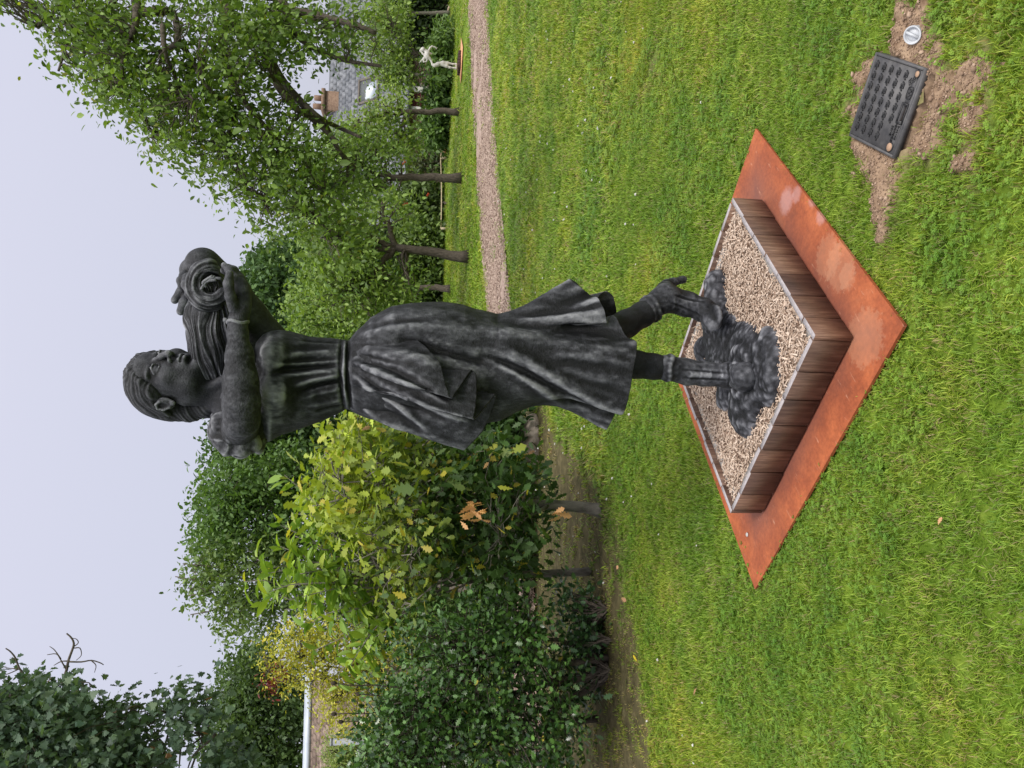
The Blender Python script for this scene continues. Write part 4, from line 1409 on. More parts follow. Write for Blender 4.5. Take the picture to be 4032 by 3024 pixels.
    L += [([(1060, 1470), (1160, 1450), (1260, 1440), (1345, 1432)], 13, -.022), ([(1120, 1400), (1200, 1395), (1340, 1385)], 12, .012), ([(1130, 1480), (1230, 1470), (1340, 1462)], 13, .016),
          ([(1110, 1425), (1230, 1415), (1342, 1410)], 8, -.010), ([(1150, 1520), (1240, 1495), (1345, 1478)], 11, .018), ([(1175, 1545), (1260, 1515), (1345, 1500)], 8, -.016), ([(1180, 1570), (1270, 1545), (1345, 1530)], 9, .008),
          ([(1150, 1350), (1230, 1358), (1340, 1360)], 10, .008), ([(1190, 1340), (1270, 1345), (1342, 1348)], 7, -.008), ([(1210, 1600), (1290, 1585), (1350, 1570)], 9, .008), ([(1240, 1620), (1300, 1605), (1350, 1595)], 7, -.008)]
    # waist seam and belt
    L += [([(1346, 1338), (1342, 1400), (1340, 1470), (1345, 1540), (1356, 1612)], 7, -.014), ([(1372, 1338), (1368, 1400), (1366, 1470), (1372, 1540), (1384, 1610)], 7, -.014), ([(1359, 1336), (1355, 1400), (1353, 1470), (1358, 1540), (1370, 1612)], 9, .006)]
    # thigh ridge and long diagonal folds of the skirt
    L += [([(1400, 1330), (1500, 1310), (1640, 1290), (1800, 1305), (1960, 1325), (2100, 1345)], 34, .022), ([(1560, 1330), (1720, 1375), (1850, 1410), (1950, 1440)], 26, -.030),
          ([(1900, 1390), (2050, 1455), (2190, 1535), (2340, 1608)], 15, -.020), ([(2150, 1400), (2300, 1410), (2490, 1432)], 16, .007), ([(2200, 1470), (2330, 1510), (2475, 1560)], 18, -.007), ([(1940, 1360), (2080, 1425), (2240, 1525), (2420, 1622)], 26, .014), ([(2000, 1450), (2110, 1520), (2230, 1600)], 17, .011),
          ([(1900, 1300), (2080, 1330), (2260, 1370), (2480, 1395)], 34, .018), ([(1960, 1270), (2150, 1285), (2330, 1300), (2460, 1325)], 20, -.016), ([(2100, 1420), (2280, 1440), (2480, 1460)], 30, -.008),
          ([(2020, 1240), (2160, 1225), (2300, 1210), (2370, 1200)], 14, -.014), ([(1470, 1270), (1600, 1245), (1760, 1240), (1900, 1258)], 26, .010), ([(1440, 1300), (1560, 1275), (1700, 1270)], 14, -.010)]
    V = strokes(V, F, L)
    V = smooth_v(V, edges_of(F), 3, .5)
    V = V + vnorm(V, F) * (.0022 * vnoise(V * [1, 1, .7], 40, 11, 3) + .0035 * vnoise(V * [1, 1, .5], 14, 12, 2))[:, None]
    me = mesh_np('dress', V, F, True, patina_and_shade(V, F, 1.0, 4, .02))
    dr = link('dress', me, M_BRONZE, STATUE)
    md = dr.modifiers.new('thick', 'SOLIDIFY')
    md.thickness = .005
    md.offset = -1
    md.use_rim = True
    # gathered overskirt with a cascading pleated edge
    hemo = [(1560, 1300, -.06, 1352, -.05), (1660, 1345, -.145, 1366, -.02), (1735, 1422, -.215, 1382, .02), (1752, 1490, -.25, 1400, .02), (1775, 1568, -.285, 1425, .02), (1783, 1574, -.275, 1430, .02),
            (1820, 1520, -.225, 1440, .0), (1862, 1458, -.195, 1448, -.02), (1882, 1470, -.205, 1456, -.02), (1884, 1540, -.225, 1474, .01), (1878, 1610, -.25, 1492, .03), (1868, 1655, -.26, 1505, .03), (1880, 1650, -.245, 1510, .02),
            (1925, 1595, -.18, 1525, .0), (1963, 1545, -.165, 1538, -.01), (1955, 1590, -.165, 1550, .0), (1932, 1650, -.155, 1565, .01), (1908, 1697, -.13, 1580, .02), (1885, 1725, -.10, 1592, .02),
            (1832, 1777, -.04, 1606, .025), (1826, 1772, .03, 1610, .02), (1810, 1730, .12, 1606, .0)]
    hd = np.array(hemo, float)
    u = np.linspace(0, len(hd) - 1, 260)
    hx, hy, hdd, wy, bul = [np.interp(u, np.arange(len(hd)), hd[:, i]) for i in range(5)]
    sm_ = hdd.copy()
    for _ in range(700):
        sm_[1:-1] = .25 * sm_[:-2] + .5 * sm_[1:-1] + .25 * sm_[2:]
    dev = hdd - sm_
    m = 60
    V = []
    ang = np.interp(wy, [1335, 1612], [.1, math.pi])
    for k in range(m):
        s = k / (m - 1)
        for i in range(len(u)):
            back = u[i] > 19.5
            ww = -.108 * math.sin(min(ang[i], math.pi - .25)) + .03 - .008
            if back: ww = .03 + .05 * (u[i] - 19.5)
            a = np.array([1374 + 8 * math.sin((wy[i] - 1335) / 277 * math.pi), wy[i], ww])
            b = np.array([hx[i], hy[i], hdd[i]])
            mid = (a + b) / 2 + np.array([-20, 10 * (wy[i] > 1560), -.055 - bul[i]])
            p = (1 - s) ** 2 * a + 2 * s * (1 - s) * mid + s * s * b
            p[2] += dev[i] * (s ** .5 - s * s)
            V.append(pt(*p))
    V = np.array(V)
    nn = len(u)
    I = np.arange(m - 1)[:, None] * nn
    J = np.arange(nn - 1)[None]
    F = np.stack([I + J, I + J + 1, I + nn + J + 1, I + nn + J], -1).reshape(-1, 4)
    Vg = V.reshape(m, nn, 3)
    for _ in range(10):
        Q_ = Vg.copy(); Q_[:, 1:-1] = .25 * Vg[:, :-2] + .5 * Vg[:, 1:-1] + .25 * Vg[:, 2:]
        Vg = Q_
    V = Vg.reshape(-1, 3)
    kk_ = slice(nn * 20, nn * 50)
    if np.mean(((vnorm(V, F)[kk_] * (CAM - V[kk_])).sum(1)) > 0) < .5: F = F[:, ::-1]
    L = [([(1380, 1370), (1500, 1375), (1640, 1410), (1730, 1450)], 24, .014), ([(1385, 1410), (1480, 1430), (1580, 1470), (1700, 1540)], 13, -.022), ([(1385, 1425), (1500, 1470), (1640, 1530), (1760, 1590)], 12, .016),
         ([(1385, 1460), (1480, 1520), (1600, 1585), (1740, 1640)], 14, -.020), ([(1390, 1480), (1470, 1540), (1560, 1590), (1680, 1690)], 12, .018), ([(1390, 1530), (1460, 1590), (1560, 1640), (1660, 1700)], 14, -.014),
         ([(1390, 1560), (1450, 1620), (1540, 1670), (1620, 1700)], 12, .012), ([(1385, 1395), (1470, 1405), (1560, 1430)], 9, -.012), ([(1600, 1560), (1720, 1620), (1850, 1660)], 14, .014)]
    fade = np.clip((proj(V)[0] - 1384) / 60, .12, 1)
    V0_ = V
    V = V0_ + (strokes(V0_, F, L) - V0_) * (fade * .8)[:, None]
    V = smooth_v(V, edges_of(F), 3, .5)
    V = V + vnorm(V, F) * (.0025 * vnoise(V * [1, 1, .7], 40, 21, 3))[:, None]
    ov = link('overskirt', mesh_np('overskirt', V, F, True, patina_and_shade(V, F, 1.0, 14, .04)), M_BRONZE, STATUE)
    md = ov.modifiers.new('thick', 'SOLIDIFY')
    md.thickness = .009
    md.offset = -1
    # puffed sleeve at the near shoulder
    P = np.array([pt(820, 1580, -.15), pt(1080, 1800, .15), pt(820, 1800, -.15)])
    lo, hi = P.min(0) - [0, .1, 0], P.max(0) + [0, .1, .02]
    lo[2] = min(lo[2], pt(1080, 1700, 0)[2])
    g = Grid(lo, hi, .0045)
    g.ell(pt(935, 1690, .0), (.085, .105, .095), None, .02)
    for c, r in (((873, 1672, -.06), .045), ((905, 1735, -.05), .048), ((950, 1752, -.06), .040), ((985, 1742, -.05), .036), ((930, 1700, -.09), .040), ((1005, 1720, .0), .048), ((965, 1690, -.075), .030), ((890, 1640, .02), .05), ((1015, 1752, .01), .03)):
        g.ell(pt(*c), (r, r * .9, r), None, .012)
    V, F = g.mesh()
    V = smooth_v(V, edges_of(F), 1, .4)
    V = V + vnorm(V, F) * (.012 * (1 - 2 * np.abs(vnoise(V, 13, 31, 2))) + .004 * vnoise(V, 40, 32, 2))[:, None]
    link('sleeve', mesh_np('sleeve', V, F, True, patina_and_shade(V, F, 1.0, 15, .03)), M_BRONZE, STATUE)
    # collar edge behind the neck and a bracelet
    mb = MB()
    c = catmull([pt(835, 1620, .06), pt(865, 1585, -.03), pt(893, 1540, -.085), pt(905, 1490, -.09), pt(900, 1450, -.03)], 8)
    mb.tube(c, .013, 8)
    V = np.concatenate(mb.V)
    mb.build('collar', M_BRONZE, STATUE, True, np.full(len(V), .45, np.float32))
    mb = MB()
    w = pt(936, 1268, -.20)
    a = np.array([0, 1, 0.]); b = np.array([0, 0, 1.])
    tt = np.linspace(0, 2 * math.pi, 25)
    mb.tube([w + .034 * (math.cos(t) * a + math.sin(t) * b) + np.array([.004 * math.sin(3 * t), 0, 0]) for t in tt], .0065, 6)
    mb.tube([w + [0.004, -.01, .033], w + [.006, -.012, .047]], [.008, .007], 7)
    V = np.concatenate(mb.V)
    mb.build('bracelet', M_BRONZE, STATUE, True, np.full(len(V), .7, np.float32))

def ringc(g, c, ax, R, r):
    ax = ax / np.linalg.norm(ax)
    a = np.cross(ax, [0, 1.0, .2]); a /= np.linalg.norm(a); b = np.cross(ax, a)
    t = np.linspace(0, 2 * math.pi, 15)
    g.chain([c + R * (math.cos(q) * a + math.sin(q) * b) + ax * .006 * math.sin(3 * q) for q in t], [r] * 15, .008)
def build_legs():
    TOE_N = G(2950, 1480, .215)[1] - D0
    # near leg and boot
    def gr(P, m=.12):
        P = np.array(P)
        return Grid(P.min(0) - m, P.max(0) + m, .0042)
    dn = -.06
    leg = [pt(2400, 1432, .0), pt(2504, 1435, -.01), pt(2570, 1443, -.02), pt(2640, 1452, -.03)]
    g = gr(leg); g.chain(leg, [.060, .054, .050, .046], .02)
    V, F = g.mesh()
    link('leg', mesh_np('leg', V, F, True, patina_and_shade(V, F, .6, 41, -.06)), M_BRONZE, STATUE)
    toe = pt(2932, 1482, TOE_N + .03)
    ank = pt(2868, 1478, TOE_N + .17)
    P = [pt(2625, 1450, -.03), pt(2700, 1464, TOE_N + .2), pt(2780, 1474, TOE_N + .19), ank, toe, ank + [0, .09, -.05]]
    g = gr(P)
    g.chain(P[:4], [.053, .050, .047, .050], .02)
    g.chain([ank + [0, .03, -.03], ank + [0, -.07, -.052], toe + [0, 0, .002]], [.056, .05, .052], .03)
    g.ell(toe + [0, .03, -.002], (.051, .085, .042), None, .03)
    g.cap(ank + [0, .04, -.02], ank + [0, .075, -.085], .045, .04, .02)
    g.ell(ank + [0, -.06, -.095], (.050, .135, .016), None, .008)
    ringc(g, pt(2632, 1450, -.03), leg[3] - leg[2], .049, .0085)
    V, F = g.mesh()
    V = smooth_v(V, edges_of(F), 1, .4)
    L = [([(2690, 1455), (2770, 1462), (2865, 1470)], 5, -.003), ([(2690, 1488), (2770, 1492), (2865, 1498)], 5, -.003), ([(2868, 1432), (2866, 1470), (2868, 1520)], 4, -.006), ([(2690, 1472), (2770, 1478), (2860, 1484)], 10, .003)]
    L += [([(x, 1452), (x + 10, 1475), (x - 3, 1500)], 5, .0014) for x in (2712, 2752, 2790, 2836)]
    V = strokes(V, F, L)
    V = V + vnorm(V, F) * (.006 * vnoise(V, 20, 42, 3))[:, None]
    link('boot', mesh_np('boot', V, F, True, patina_and_shade(V, F, 1.0, 42, .10)), M_BRONZE, STATUE)
    # far leg stepping up, heel raised
    df = G(2815, 1285, .20)[1] - D0
    leg = [pt(2400, 1310, .02), pt(2466, 1275, df * .5), pt(2530, 1238, df * .8), pt(2590, 1195, df)]
    g = gr(leg); g.chain(leg, [.062, .056, .052, .046], .02)
    V, F = g.mesh()
    link('leg', mesh_np('leg', V, F, True, patina_and_shade(V, F, .6, 44, -.06)), M_BRONZE, STATUE)
    A, H, Bl, T = pt(2620, 1172, df), pt(2618, 1145, df + .06), pt(2770, 1222, df - .03), pt(2808, 1282, df - .12)
    P = [pt(2545, 1228, df * .85), A, H, Bl, T, pt(2690, 1098, df + .08)]
    g = gr(P)
    g.chain([P[0], A], [.054, .056], .02)
    g.chain([A, pt(2700, 1195, df), Bl, T], [.058, .050, .047, .027], .025)
    g.ell(H, (.045, .05, .045), None, .03)
    g.chain([pt(2628, 1125, df + .09), pt(2650, 1112, df + .10), pt(2690, 1100, df + .11)], [.032, .020, .019], .012)
    g.ell(pt(2795, 1250, df - .075) - np.array([0, 0, .012]), (.055, .085, .022), None, .012)
    ringc(g, pt(2562, 1218, df * .92), leg[3] - leg[1], .053, .009)
    V, F = g.mesh()
    V = smooth_v(V, edges_of(F), 1, .4)
    V = strokes(V, F, [([(2640, 1190), (2700, 1215), (2760, 1245)], 5, -.003), ([(2650, 1160), (2720, 1180), (2770, 1190)], 5, -.005)] + [([(x, 1165 + (x - 2640) * .3), (x + 6, 1190 + (x - 2640) * .3), (x, 1215 + (x - 2640) * .3)], 5, .0012) for x in (2650, 2700, 2745)])
    V = V + vnorm(V, F) * (.006 * vnoise(V, 20, 46, 3))[:, None]
    link('boot', mesh_np('boot', V, F, True, patina_and_shade(V, F, .9, 46, .02)), M_BRONZE, STATUE)
    # modelled ground under the feet
    def c5(cx, cy, z):
        return G(2350 + cx * .482, 1000 + cy * .482, z)
    P = [c5(980, 200, .13), c5(1260, 1400, .13), c5(1480, 900, .13), c5(850, 800, .13)]
    P = np.array(P)
    lo, hi = P.min(0) - .2, P.max(0) + .2
    lo[2], hi[2] = .07, .34
    g = Grid(lo, hi, .005)
    def lump(cx, cy, z, rx, ry, rz, k=.03):
        g.ell(c5(cx, cy, z), (rx, ry, rz * .82), None, k)
    g.chain([c5(985, 240, .155), c5(990, 400, .158), c5(985, 560, .158)], [.060, .062, .064], .02)
    lump(985, 500, .15, .095, .10, .065)
    lump(1000, 640, .15, .115, .13, .055)
    lump(1060, 760, .15, .15, .17, .06)
    lump(1030, 880, .15, .11, .13, .055)
    lump(880, 790, .15, .06, .07, .055)
    lump(1250, 950, .15, .19, .15, .080)
    lump(1390, 930, .15, .15, .11, .060)
    lump(1400, 780, .15, .07, .06, .050)
    lump(1210, 690, .15, .07, .07, .045)
    lump(1260, 1130, .15, .13, .11, .060)
    lump(1190, 1280, .15, .085, .09, .055)
    lump(1230, 1380, .15, .065, .07, .050)
    lump(1060, 1170, .15, .06, .07, .045)
    V, F = g.mesh()
    N = vnorm(V, F)
    V = V + N * (.012 * vnoise(V, 11, 51, 3) + .006 * np.abs(vnoise(V * [1, 1.4, 1], 26, 52, 2)))[:, None]
    cen = c5(1260, 960, .15)
    rad = np.hypot(V[:, 0] - cen[0], V[:, 1] - cen[1])
    V = V + vnorm(V, F) * (.005 * np.sin(rad * 95 + 3 * vnoise(V, 9, 53, 2)) * np.exp(-(rad / .2) ** 2))[:, None]
    link('base', mesh_np('base', V, F, True, patina_and_shade(V, F, .95, 47, .05)), M_BRONZE, STATUE)

build_upper_body()
build_head_hair()
build_hair_bundle()
build_dress()
build_legs()
# ======================= leaves, shrubs, trees =======================
def outline(pts, cup=.15, curl=.12):
    """leaf from a half outline [(x along, half width)...]: two halves folded along the rib, unit length along +x"""
    p = np.array(pts, float)
    V, F = [], []
    n = len(p)
    for x, w in p: V.append((x, 0, -curl * x * x))
    for x, w in p: V.append((x, w, cup * w - curl * x * x))
    for x, w in p: V.append((x, -w, cup * w - curl * x * x))
    for i in range(n - 1):
        F += [[i, i + 1, n + i + 1], [i, n + i + 1, n + i], [i, 2 * n + i + 1, i + 1], [i, 2 * n + i, 2 * n + i + 1]]
    V = np.array(V)
    F = [f for f in F if len(set(map(tuple, V[f]))) == 3]
    return V, np.array(F)
def star(pts, curl=.1):
    """lobed leaf given as a full outline of one side (x, y), mirrored, fanned from the rib"""
    p = np.array(pts, float)
    V = [(x, 0, -curl * x * x) for x, y in p] + [(x + .0, y, .12 * y - curl * x * x) for x, y in p] + [(x, -y, .12 * y - curl * x * x) for x, y in p]
    n = len(p); F = []
    for i in range(n - 1):
        F += [[i, i + 1, n + i + 1], [i, n + i + 1, n + i], [i, 2 * n + i + 1, i + 1], [i, 2 * n + i, 2 * n + i + 1]]
    V = np.array(V)
    F = [f for f in F if len(set(map(tuple, V[f]))) == 3]
    return V, np.array(F)
LEAF = {
    'tiny': (np.array([(0, 0, 0), (.5, .30, .06), (1, 0, -.06), (.5, -.30, .06)]), np.array([[0, 2, 1], [0, 3, 2]])),
    'oval': outline([(0, 0), (.30, .25), (.68, .22), (1, 0)], .35, .15),
    'chestnut': outline([(0, 0), (.2, .12), (.45, .165), (.7, .13), (.88, .06), (1, 0)], .4, .22),
    'oak': star([(0, .01), (.12, .07), (.20, .05), (.30, .20), (.40, .10), (.52, .29), (.63, .15), (.76, .25), (.86, .13), (1, .0)]),
    'holly': star([(0, 0), (.12, .09), (.20, .30), (.32, .13), (.45, .34), (.57, .14), (.70, .28), (.80, .08), (1, 0)], -.05),
    'maple': star([(0, .02), (-.10, .42), (.18, .30), (.30, .58), (.45, .34), (.58, .46), (.62, .22), (.80, .22), (1, 0)]),
}
def leaves(shape, P, D, size, tint, r, flat=.5, name='foliage', mat=None, parent=None, kind=None):
    V0, F0 = LEAF[shape]
    n = len(P)
    D = D / (np.linalg.norm(D, axis=1)[:, None] + 1e-9)
    up = np.array([0, 0, 1.0]) + r.normal(0, flat, (n, 3))
    S = np.cross(up, D); S /= np.linalg.norm(S, axis=1)[:, None] + 1e-9
    U = np.cross(D, S)
    sz = size[:, None, None]
    V = P[:, None] + sz * (V0[None, :, 0:1] * D[:, None] + V0[None, :, 1:2] * S[:, None] + V0[None, :, 2:3] * U[:, None])
    k = len(V0)
    F = (np.arange(n)[:, None, None] * k + F0[None]).reshape(-1, F0.shape[1])
    me = mesh_np(name, V.reshape(-1, 3), F, False, np.repeat(tint, k, 0))
    o = link(name, me, mat, parent)
    if kind: o['kind'] = kind
    return o
LIFT = 2.0
def tints(n, r, a, b, jit=.18, yellow=0.0, ycol=(.30, .27, .03)):
    t = np.clip(r.normal(.5, .28, n), 0, 1)[:, None]
    c = ((1 - t) * np.array(a) + t * np.array(b)) * LIFT
    c *= np.exp(r.normal(0, jit, n))[:, None]
    if yellow:
        m = r.random(n) < yellow
        c[m] = np.array(ycol) * np.exp(r.normal(0, .2, m.sum()))[:, None]
    return np.clip(c, 0, 1)
M_LEAF = tint_mat('leaf', .48, .36, .36)
M_LEAF_MATT = tint_mat('leaf_matt', .65, .22, .30)
M_HOLLY = tint_mat('holly_leaf', .28, .5, .10)
M_BARK = simple_mat('bark', (.045, .036, .028), (.15, .125, .10), 30, .9, .8, .02, stretch=(1, 1, .35))
M_BARK_PALE = simple_mat('pale_bark', (.10, .09, .075), (.25, .23, .19), 30, .9, .6, .02, stretch=(1, 1, .35))

def ell_px(r, n, ells, Y, dep, surf=.5):
    """points inside photo ellipses (x, y, rx, ry[, weight]) at distance Y with depth spread"""
    w = np.array([e[2] * e[3] * (e[4] if len(e) > 4 else 1) for e in ells], float)
    k = r.choice(len(ells), n, p=w / w.sum())
    e = np.array([q[:4] for q in ells], float)[k]
    a = r.uniform(0, 2 * math.pi, n); q = r.random(n) ** surf
    x, y = e[:, 0] + e[:, 2] * q * np.cos(a), e[:, 1] + e[:, 3] * q * np.sin(a)
    # thinner in depth towards the outline, like a rounded crown
    d = Y + dep * r.uniform(-1, 1, n) * np.sqrt(np.clip(1 - q ** 2, .05, 1))
    v = (1512 - y)[:, None] * CR + FOC * _fw + (x - 2016)[:, None] * CD
    return CAM + v * (d / v[:, 1])[:, None]
def clumps(r, C, per, spread, flat=1.0):
    n = len(C)
    P = np.repeat(C, per, 0) + r.normal(0, 1, (n * per, 3)) * np.array([spread, spread, spread * flat])
    return P
def droop_dirs(r, P, C, out=.6, down=-.3, rnd=.7):
    d = (P - C)
    d /= np.linalg.norm(d, axis=1)[:, None] + 1e-9
    return d * out + r.normal(0, rnd, P.shape) + np.array([0, 0, down])
def limb(r, a, b, sag=.1, n=7, wob=.04):
    t = np.linspace(0, 1, n)[:, None]
    L = np.linalg.norm(b - a)
    P = a + (b - a) * t + np.array([0, 0, 1]) * (sag * L * 4 * t * (1 - t))
    P[1:-1] += r.normal(0, wob * L, (n - 2, 3))
    return P
def twigs(r, mb, hub, C, r0=.02, r1=.004, frac=1.0, sag=.06):
    """limbs from the nearest hub point to clump centres"""
    hub = np.asarray(hub)
    for c in C[r.random(len(C)) < frac]:
        d = np.linalg.norm(hub - c, axis=1) + .6 * np.abs(hub[:, 2] - c[2]) * (hub[:, 2] > c[2])
        h = hub[np.argmin(d)]
        mb.tube(limb(r, h, c, sag, 6), np.linspace(r0, r1, 6), 5, False)

def crown_tree(name, label, cat, group, base, fork, ells, Y, dep, ncl, per, spread, lsize, shape, ca, cb, seed, trunk_r, hubs=(), yellow=0.0, ycol=(.30, .27, .03), bark=None, twig_frac=.35, mat=None, surf=.5, flat=.8, down=-.3, limb_r=.05, kindname='foliage', twig_r=(.018, .004), holes=()):
    r = np.random.default_rng(seed)
    root = empty(name, base, label, cat, group)
    C = ell_px(r, ncl, ells, Y, dep, surf)
    for hx, hy, ha, hb in holes:
        cx, cy = proj(C)
        C = C[~((np.hypot((cx - hx) / ha, (cy - hy) / hb) < 1) & (C[:, 1] < Y + .5))]
    P = clumps(r, C, per, spread, flat)
    D = droop_dirs(r, P, np.repeat(C, per, 0), .6, down)
    leaves(shape, P, D, lsize * np.exp(r.normal(0, .22, len(P))), tints(len(P), r, ca, cb, .18, yellow, ycol), r, .6, kindname, mat or M_LEAF, root, 'stuff')
    mb = MB()
    hub = [np.array(fork)]
    if trunk_r:
        P0 = np.array(base); P1 = np.array(fork)
        T = limb(r, P0, P1, 0, 8, .012)
        rr = np.linspace(trunk_r, trunk_r * .72, 8); rr[0] *= 1.35; rr[1] *= 1.08
        mb.tube(T, rr, 10)
        hub += [T[-2]]
    for h in hubs:
        h = np.array(h)
        L = limb(r, np.array(fork), h, .03, 8, .03)
        mb.tube(L, np.linspace(limb_r, limb_r * .35, 8), 7)
        hub += list(L[2:])
    twigs(r, mb, hub, C, twig_r[0], twig_r[1], twig_frac)
    mb.build('trunk', bark or M_BARK, root, True)
    return root

def vegetation():
    # ---- far hedge that closes the view ----
    r = np.random.default_rng(101)
    n = 5200
    x = r.uniform(-34, 40, n); C = np.c_[x, 37 + r.uniform(0, 2.5, n), r.uniform(0, 1, n) ** .8 * (3.6 + .8 * np.sin(x * .6) + .5 * np.sin(x * 1.7))]
    P = clumps(r, C, 7, .30); D = droop_dirs(r, P, np.repeat(C, 7, 0))
    o = leaves('tiny', P, D, .17 * np.exp(r.normal(0, .25, len(P))), tints(len(P), r, (.022, .045, .014), (.06, .10, .026)), r, .6, 'distant_hedge', M_LEAF_MATT, None, 'stuff')
    # ---- dark conifer behind the raised arm ----
    crown_tree('conifer', 'dark green conifer behind the raised far arm of the statue', 'conifer', None, G(1742, 1180), W(1500, 1170, 30), [(1120, 1130, 190, 150), (1010, 1190, 110, 100), (1200, 1060, 200, 130), (1300, 1250, 220, 160), (1160, 1290, 170, 110), (1450, 1150, 200, 190), (960, 1215, 50, 50), (1050, 1055, 60, 40)],
               29, 2.6, 3600, 9, .20, .20, 'tiny', (.026, .052, .020), (.062, .105, .036), 111, .2, [W(1100, 1160, 30), W(1300, 1200, 30)], surf=.6, twig_frac=.02, mat=M_LEAF_MATT, down=-.5)
    # ---- tall trees and hedge beyond the oak ----
    crown_tree('yew_tree', 'dense dark tree rising directly behind the statue\'s puffed sleeve', 'tree', None, G(1960, 1760), W(1500, 1760, 19), [(960, 1700, 130, 110), (1060, 1640, 150, 120), (870, 1760, 60, 70), (1010, 1790, 130, 90), (1180, 1740, 190, 130), (1350, 1700, 250, 150), (1600, 1700, 240, 150), (1850, 1720, 150, 140)],
               19, 1.6, 2600, 9, .15, .13, 'tiny', (.020, .042, .016), (.05, .085, .028), 121, .16, [W(1100, 1720, 19)], surf=.6, twig_frac=.03, mat=M_LEAF_MATT)
    crown_tree('tall_tree', 'tall dark green tree behind the chestnut leaves, highest on that skyline', 'tree', None, G(1985, 1980), W(1400, 1980, 17), [(900, 1920, 130, 130), (850, 2020, 110, 130), (830, 2130, 100, 110), (1000, 2050, 180, 180), (1080, 1880, 170, 120), (1200, 2000, 220, 250), (1450, 1950, 220, 250), (1750, 1950, 200, 250)],
               17, 1.5, 3000, 9, .13, .105, 'oval', (.030, .062, .018), (.080, .135, .034), 122, .15, [W(950, 2000, 17), W(1100, 1950, 17)], surf=.55, twig_frac=.05)
    crown_tree('ash_tree', 'thin topped tree with bare twigs poking above the hedge skyline', 'tree', None, G(1990, 2280), W(1300, 2280, 16), [(800, 2240, 90, 100, .7), (770, 2330, 70, 90, .6), (900, 2330, 110, 140), (1000, 2250, 150, 150), (960, 2440, 110, 90), (1200, 2350, 200, 220), (1500, 2350, 250, 240), (1800, 2400, 200, 300)],
               16, 1.3, 1900, 8, .13, .095, 'oval', (.040, .070, .022), (.105, .150, .045), 123, .12, [W(800, 2250, 16), W(760, 2330, 16), W(690, 2270, 16), W(730, 2350, 16), W(720, 2220, 16), W(750, 2420, 16)], surf=.6, twig_frac=.16, limb_r=.03, twig_r=(.012, .004))
    crown_tree('hedgerow_tree', 'dark rounded tree above the shed roof', 'tree', None, G(1960, 2800), W(1350, 2800, 19), [(960, 2700, 110, 130), (920, 2830, 90, 100), (900, 2960, 100, 110), (1010, 2600, 80, 70), (1050, 2850, 140, 190), (1100, 3000, 130, 90), (1170, 2760, 110, 120), (1000, 3080, 160, 120)],
               19, 1.3, 2300, 9, .14, .115, 'tiny', (.026, .048, .020), (.07, .11, .036), 124, .15, [W(1000, 2750, 19), W(1000, 2900, 19)], surf=.6, twig_frac=.05)
    crown_tree('golden_shrub', 'yellow leaved shrub with red twigs growing in front of the shed', 'shrub', None, G(2090, 2640), W(1500, 2640, 10.5), [(1160, 2560, 150, 90), (1260, 2640, 150, 120), (1120, 2640, 90, 70), (1380, 2560, 130, 120), (1420, 2700, 110, 90), (1500, 2600, 150, 150), (1230, 2500, 110, 80), (1330, 2790, 90, 90), (1290, 2730, 70, 70), (1480, 2800, 90, 90), (1380, 2860, 60, 60, .5)],
               10.5, .5, 1150, 8, .085, .042, 'oval', (.13, .15, .022), (.34, .32, .05), 125, .03, [W(1130, 2680, 10.5), W(1200, 2600, 10.5), W(1060, 2640, 10.5), W(1350, 2720, 10.5)], yellow=.08, ycol=(.42, .33, .02), surf=.55, twig_frac=.25, limb_r=.014, twig_r=(.007, .002))
    r = np.random.default_rng(126)
    o = None
    C = ell_px(r, 22, [(1070, 2680, 50, 40), (1100, 2590, 30, 25), (1060, 2720, 25, 25)], 10.3, .2)
    P = clumps(r, C, 7, .05)
    g = bpy.data.objects['golden_shrub']
    leaves('chestnut', P, droop_dirs(r, P, np.repeat(C, 7, 0)), .05 * np.exp(r.normal(0, .2, len(P))), tints(len(P), r, (.06, .010, .012), (.12, .022, .022)), r, .6, 'red_leaves', M_LEAF, g, 'stuff')
    crown_tree('willow_shrub', 'feathery light green shrub beside the grey post by the shed', 'shrub', None, G(2100, 2980), W(1560, 2960, 11.5), [(1400, 2970, 130, 90), (1340, 2940, 70, 40), (1520, 2950, 130, 120), (1450, 3060, 160, 100), (1330, 3020, 60, 50)],
               11.5, .5, 1500, 9, .07, .045, 'chestnut', (.07, .11, .028), (.17, .21, .06), 127, .04, [W(1380, 2950, 11.5)], surf=.55, twig_frac=.1, limb_r=.015, down=-.6)
    # ---- hedge and path side growth seen under the oak ----
    crown_tree('laurel_shrub', 'very dark glossy shrub low behind the oak near the pale stone', 'shrub', None, G(2110, 1700), W(1990, 1700, 8.6), [(1960, 1700, 90, 90), (2010, 1640, 60, 70), (1850, 1720, 130, 120), (2000, 1790, 60, 60), (1990, 1900, 60, 90), (2010, 2050, 50, 90), (2000, 2210, 60, 100), (1950, 2350, 80, 100), (1990, 2500, 80, 100)],
               8.6, .5, 900, 8, .10, .085, 'oval', (.012, .030, .010), (.040, .075, .022), 128, .04, [], surf=.6, twig_frac=.05)
    # ---- the oak with chestnut shoots ----
    base = G(2368, 2010)
    yo = base[1]
    root = empty('oak_tree', base, 'young oak with yellowing lobed leaves on a short bare trunk left of the statue', 'tree')
    r = np.random.default_rng(130)
    mb = MB()
    T = np.array([base, W(2300, 1998, yo), W(2200, 1990, yo), W(2120, 1985, yo), W(1950, 1975, yo), W(1700, 1960, yo), W(1450, 1940, yo)])
    mb.tube(catmull(T, 4), np.interp(np.linspace(0, 1, 25), [0, .1, .4, 1], [.060, .044, .038, .012]), 12)
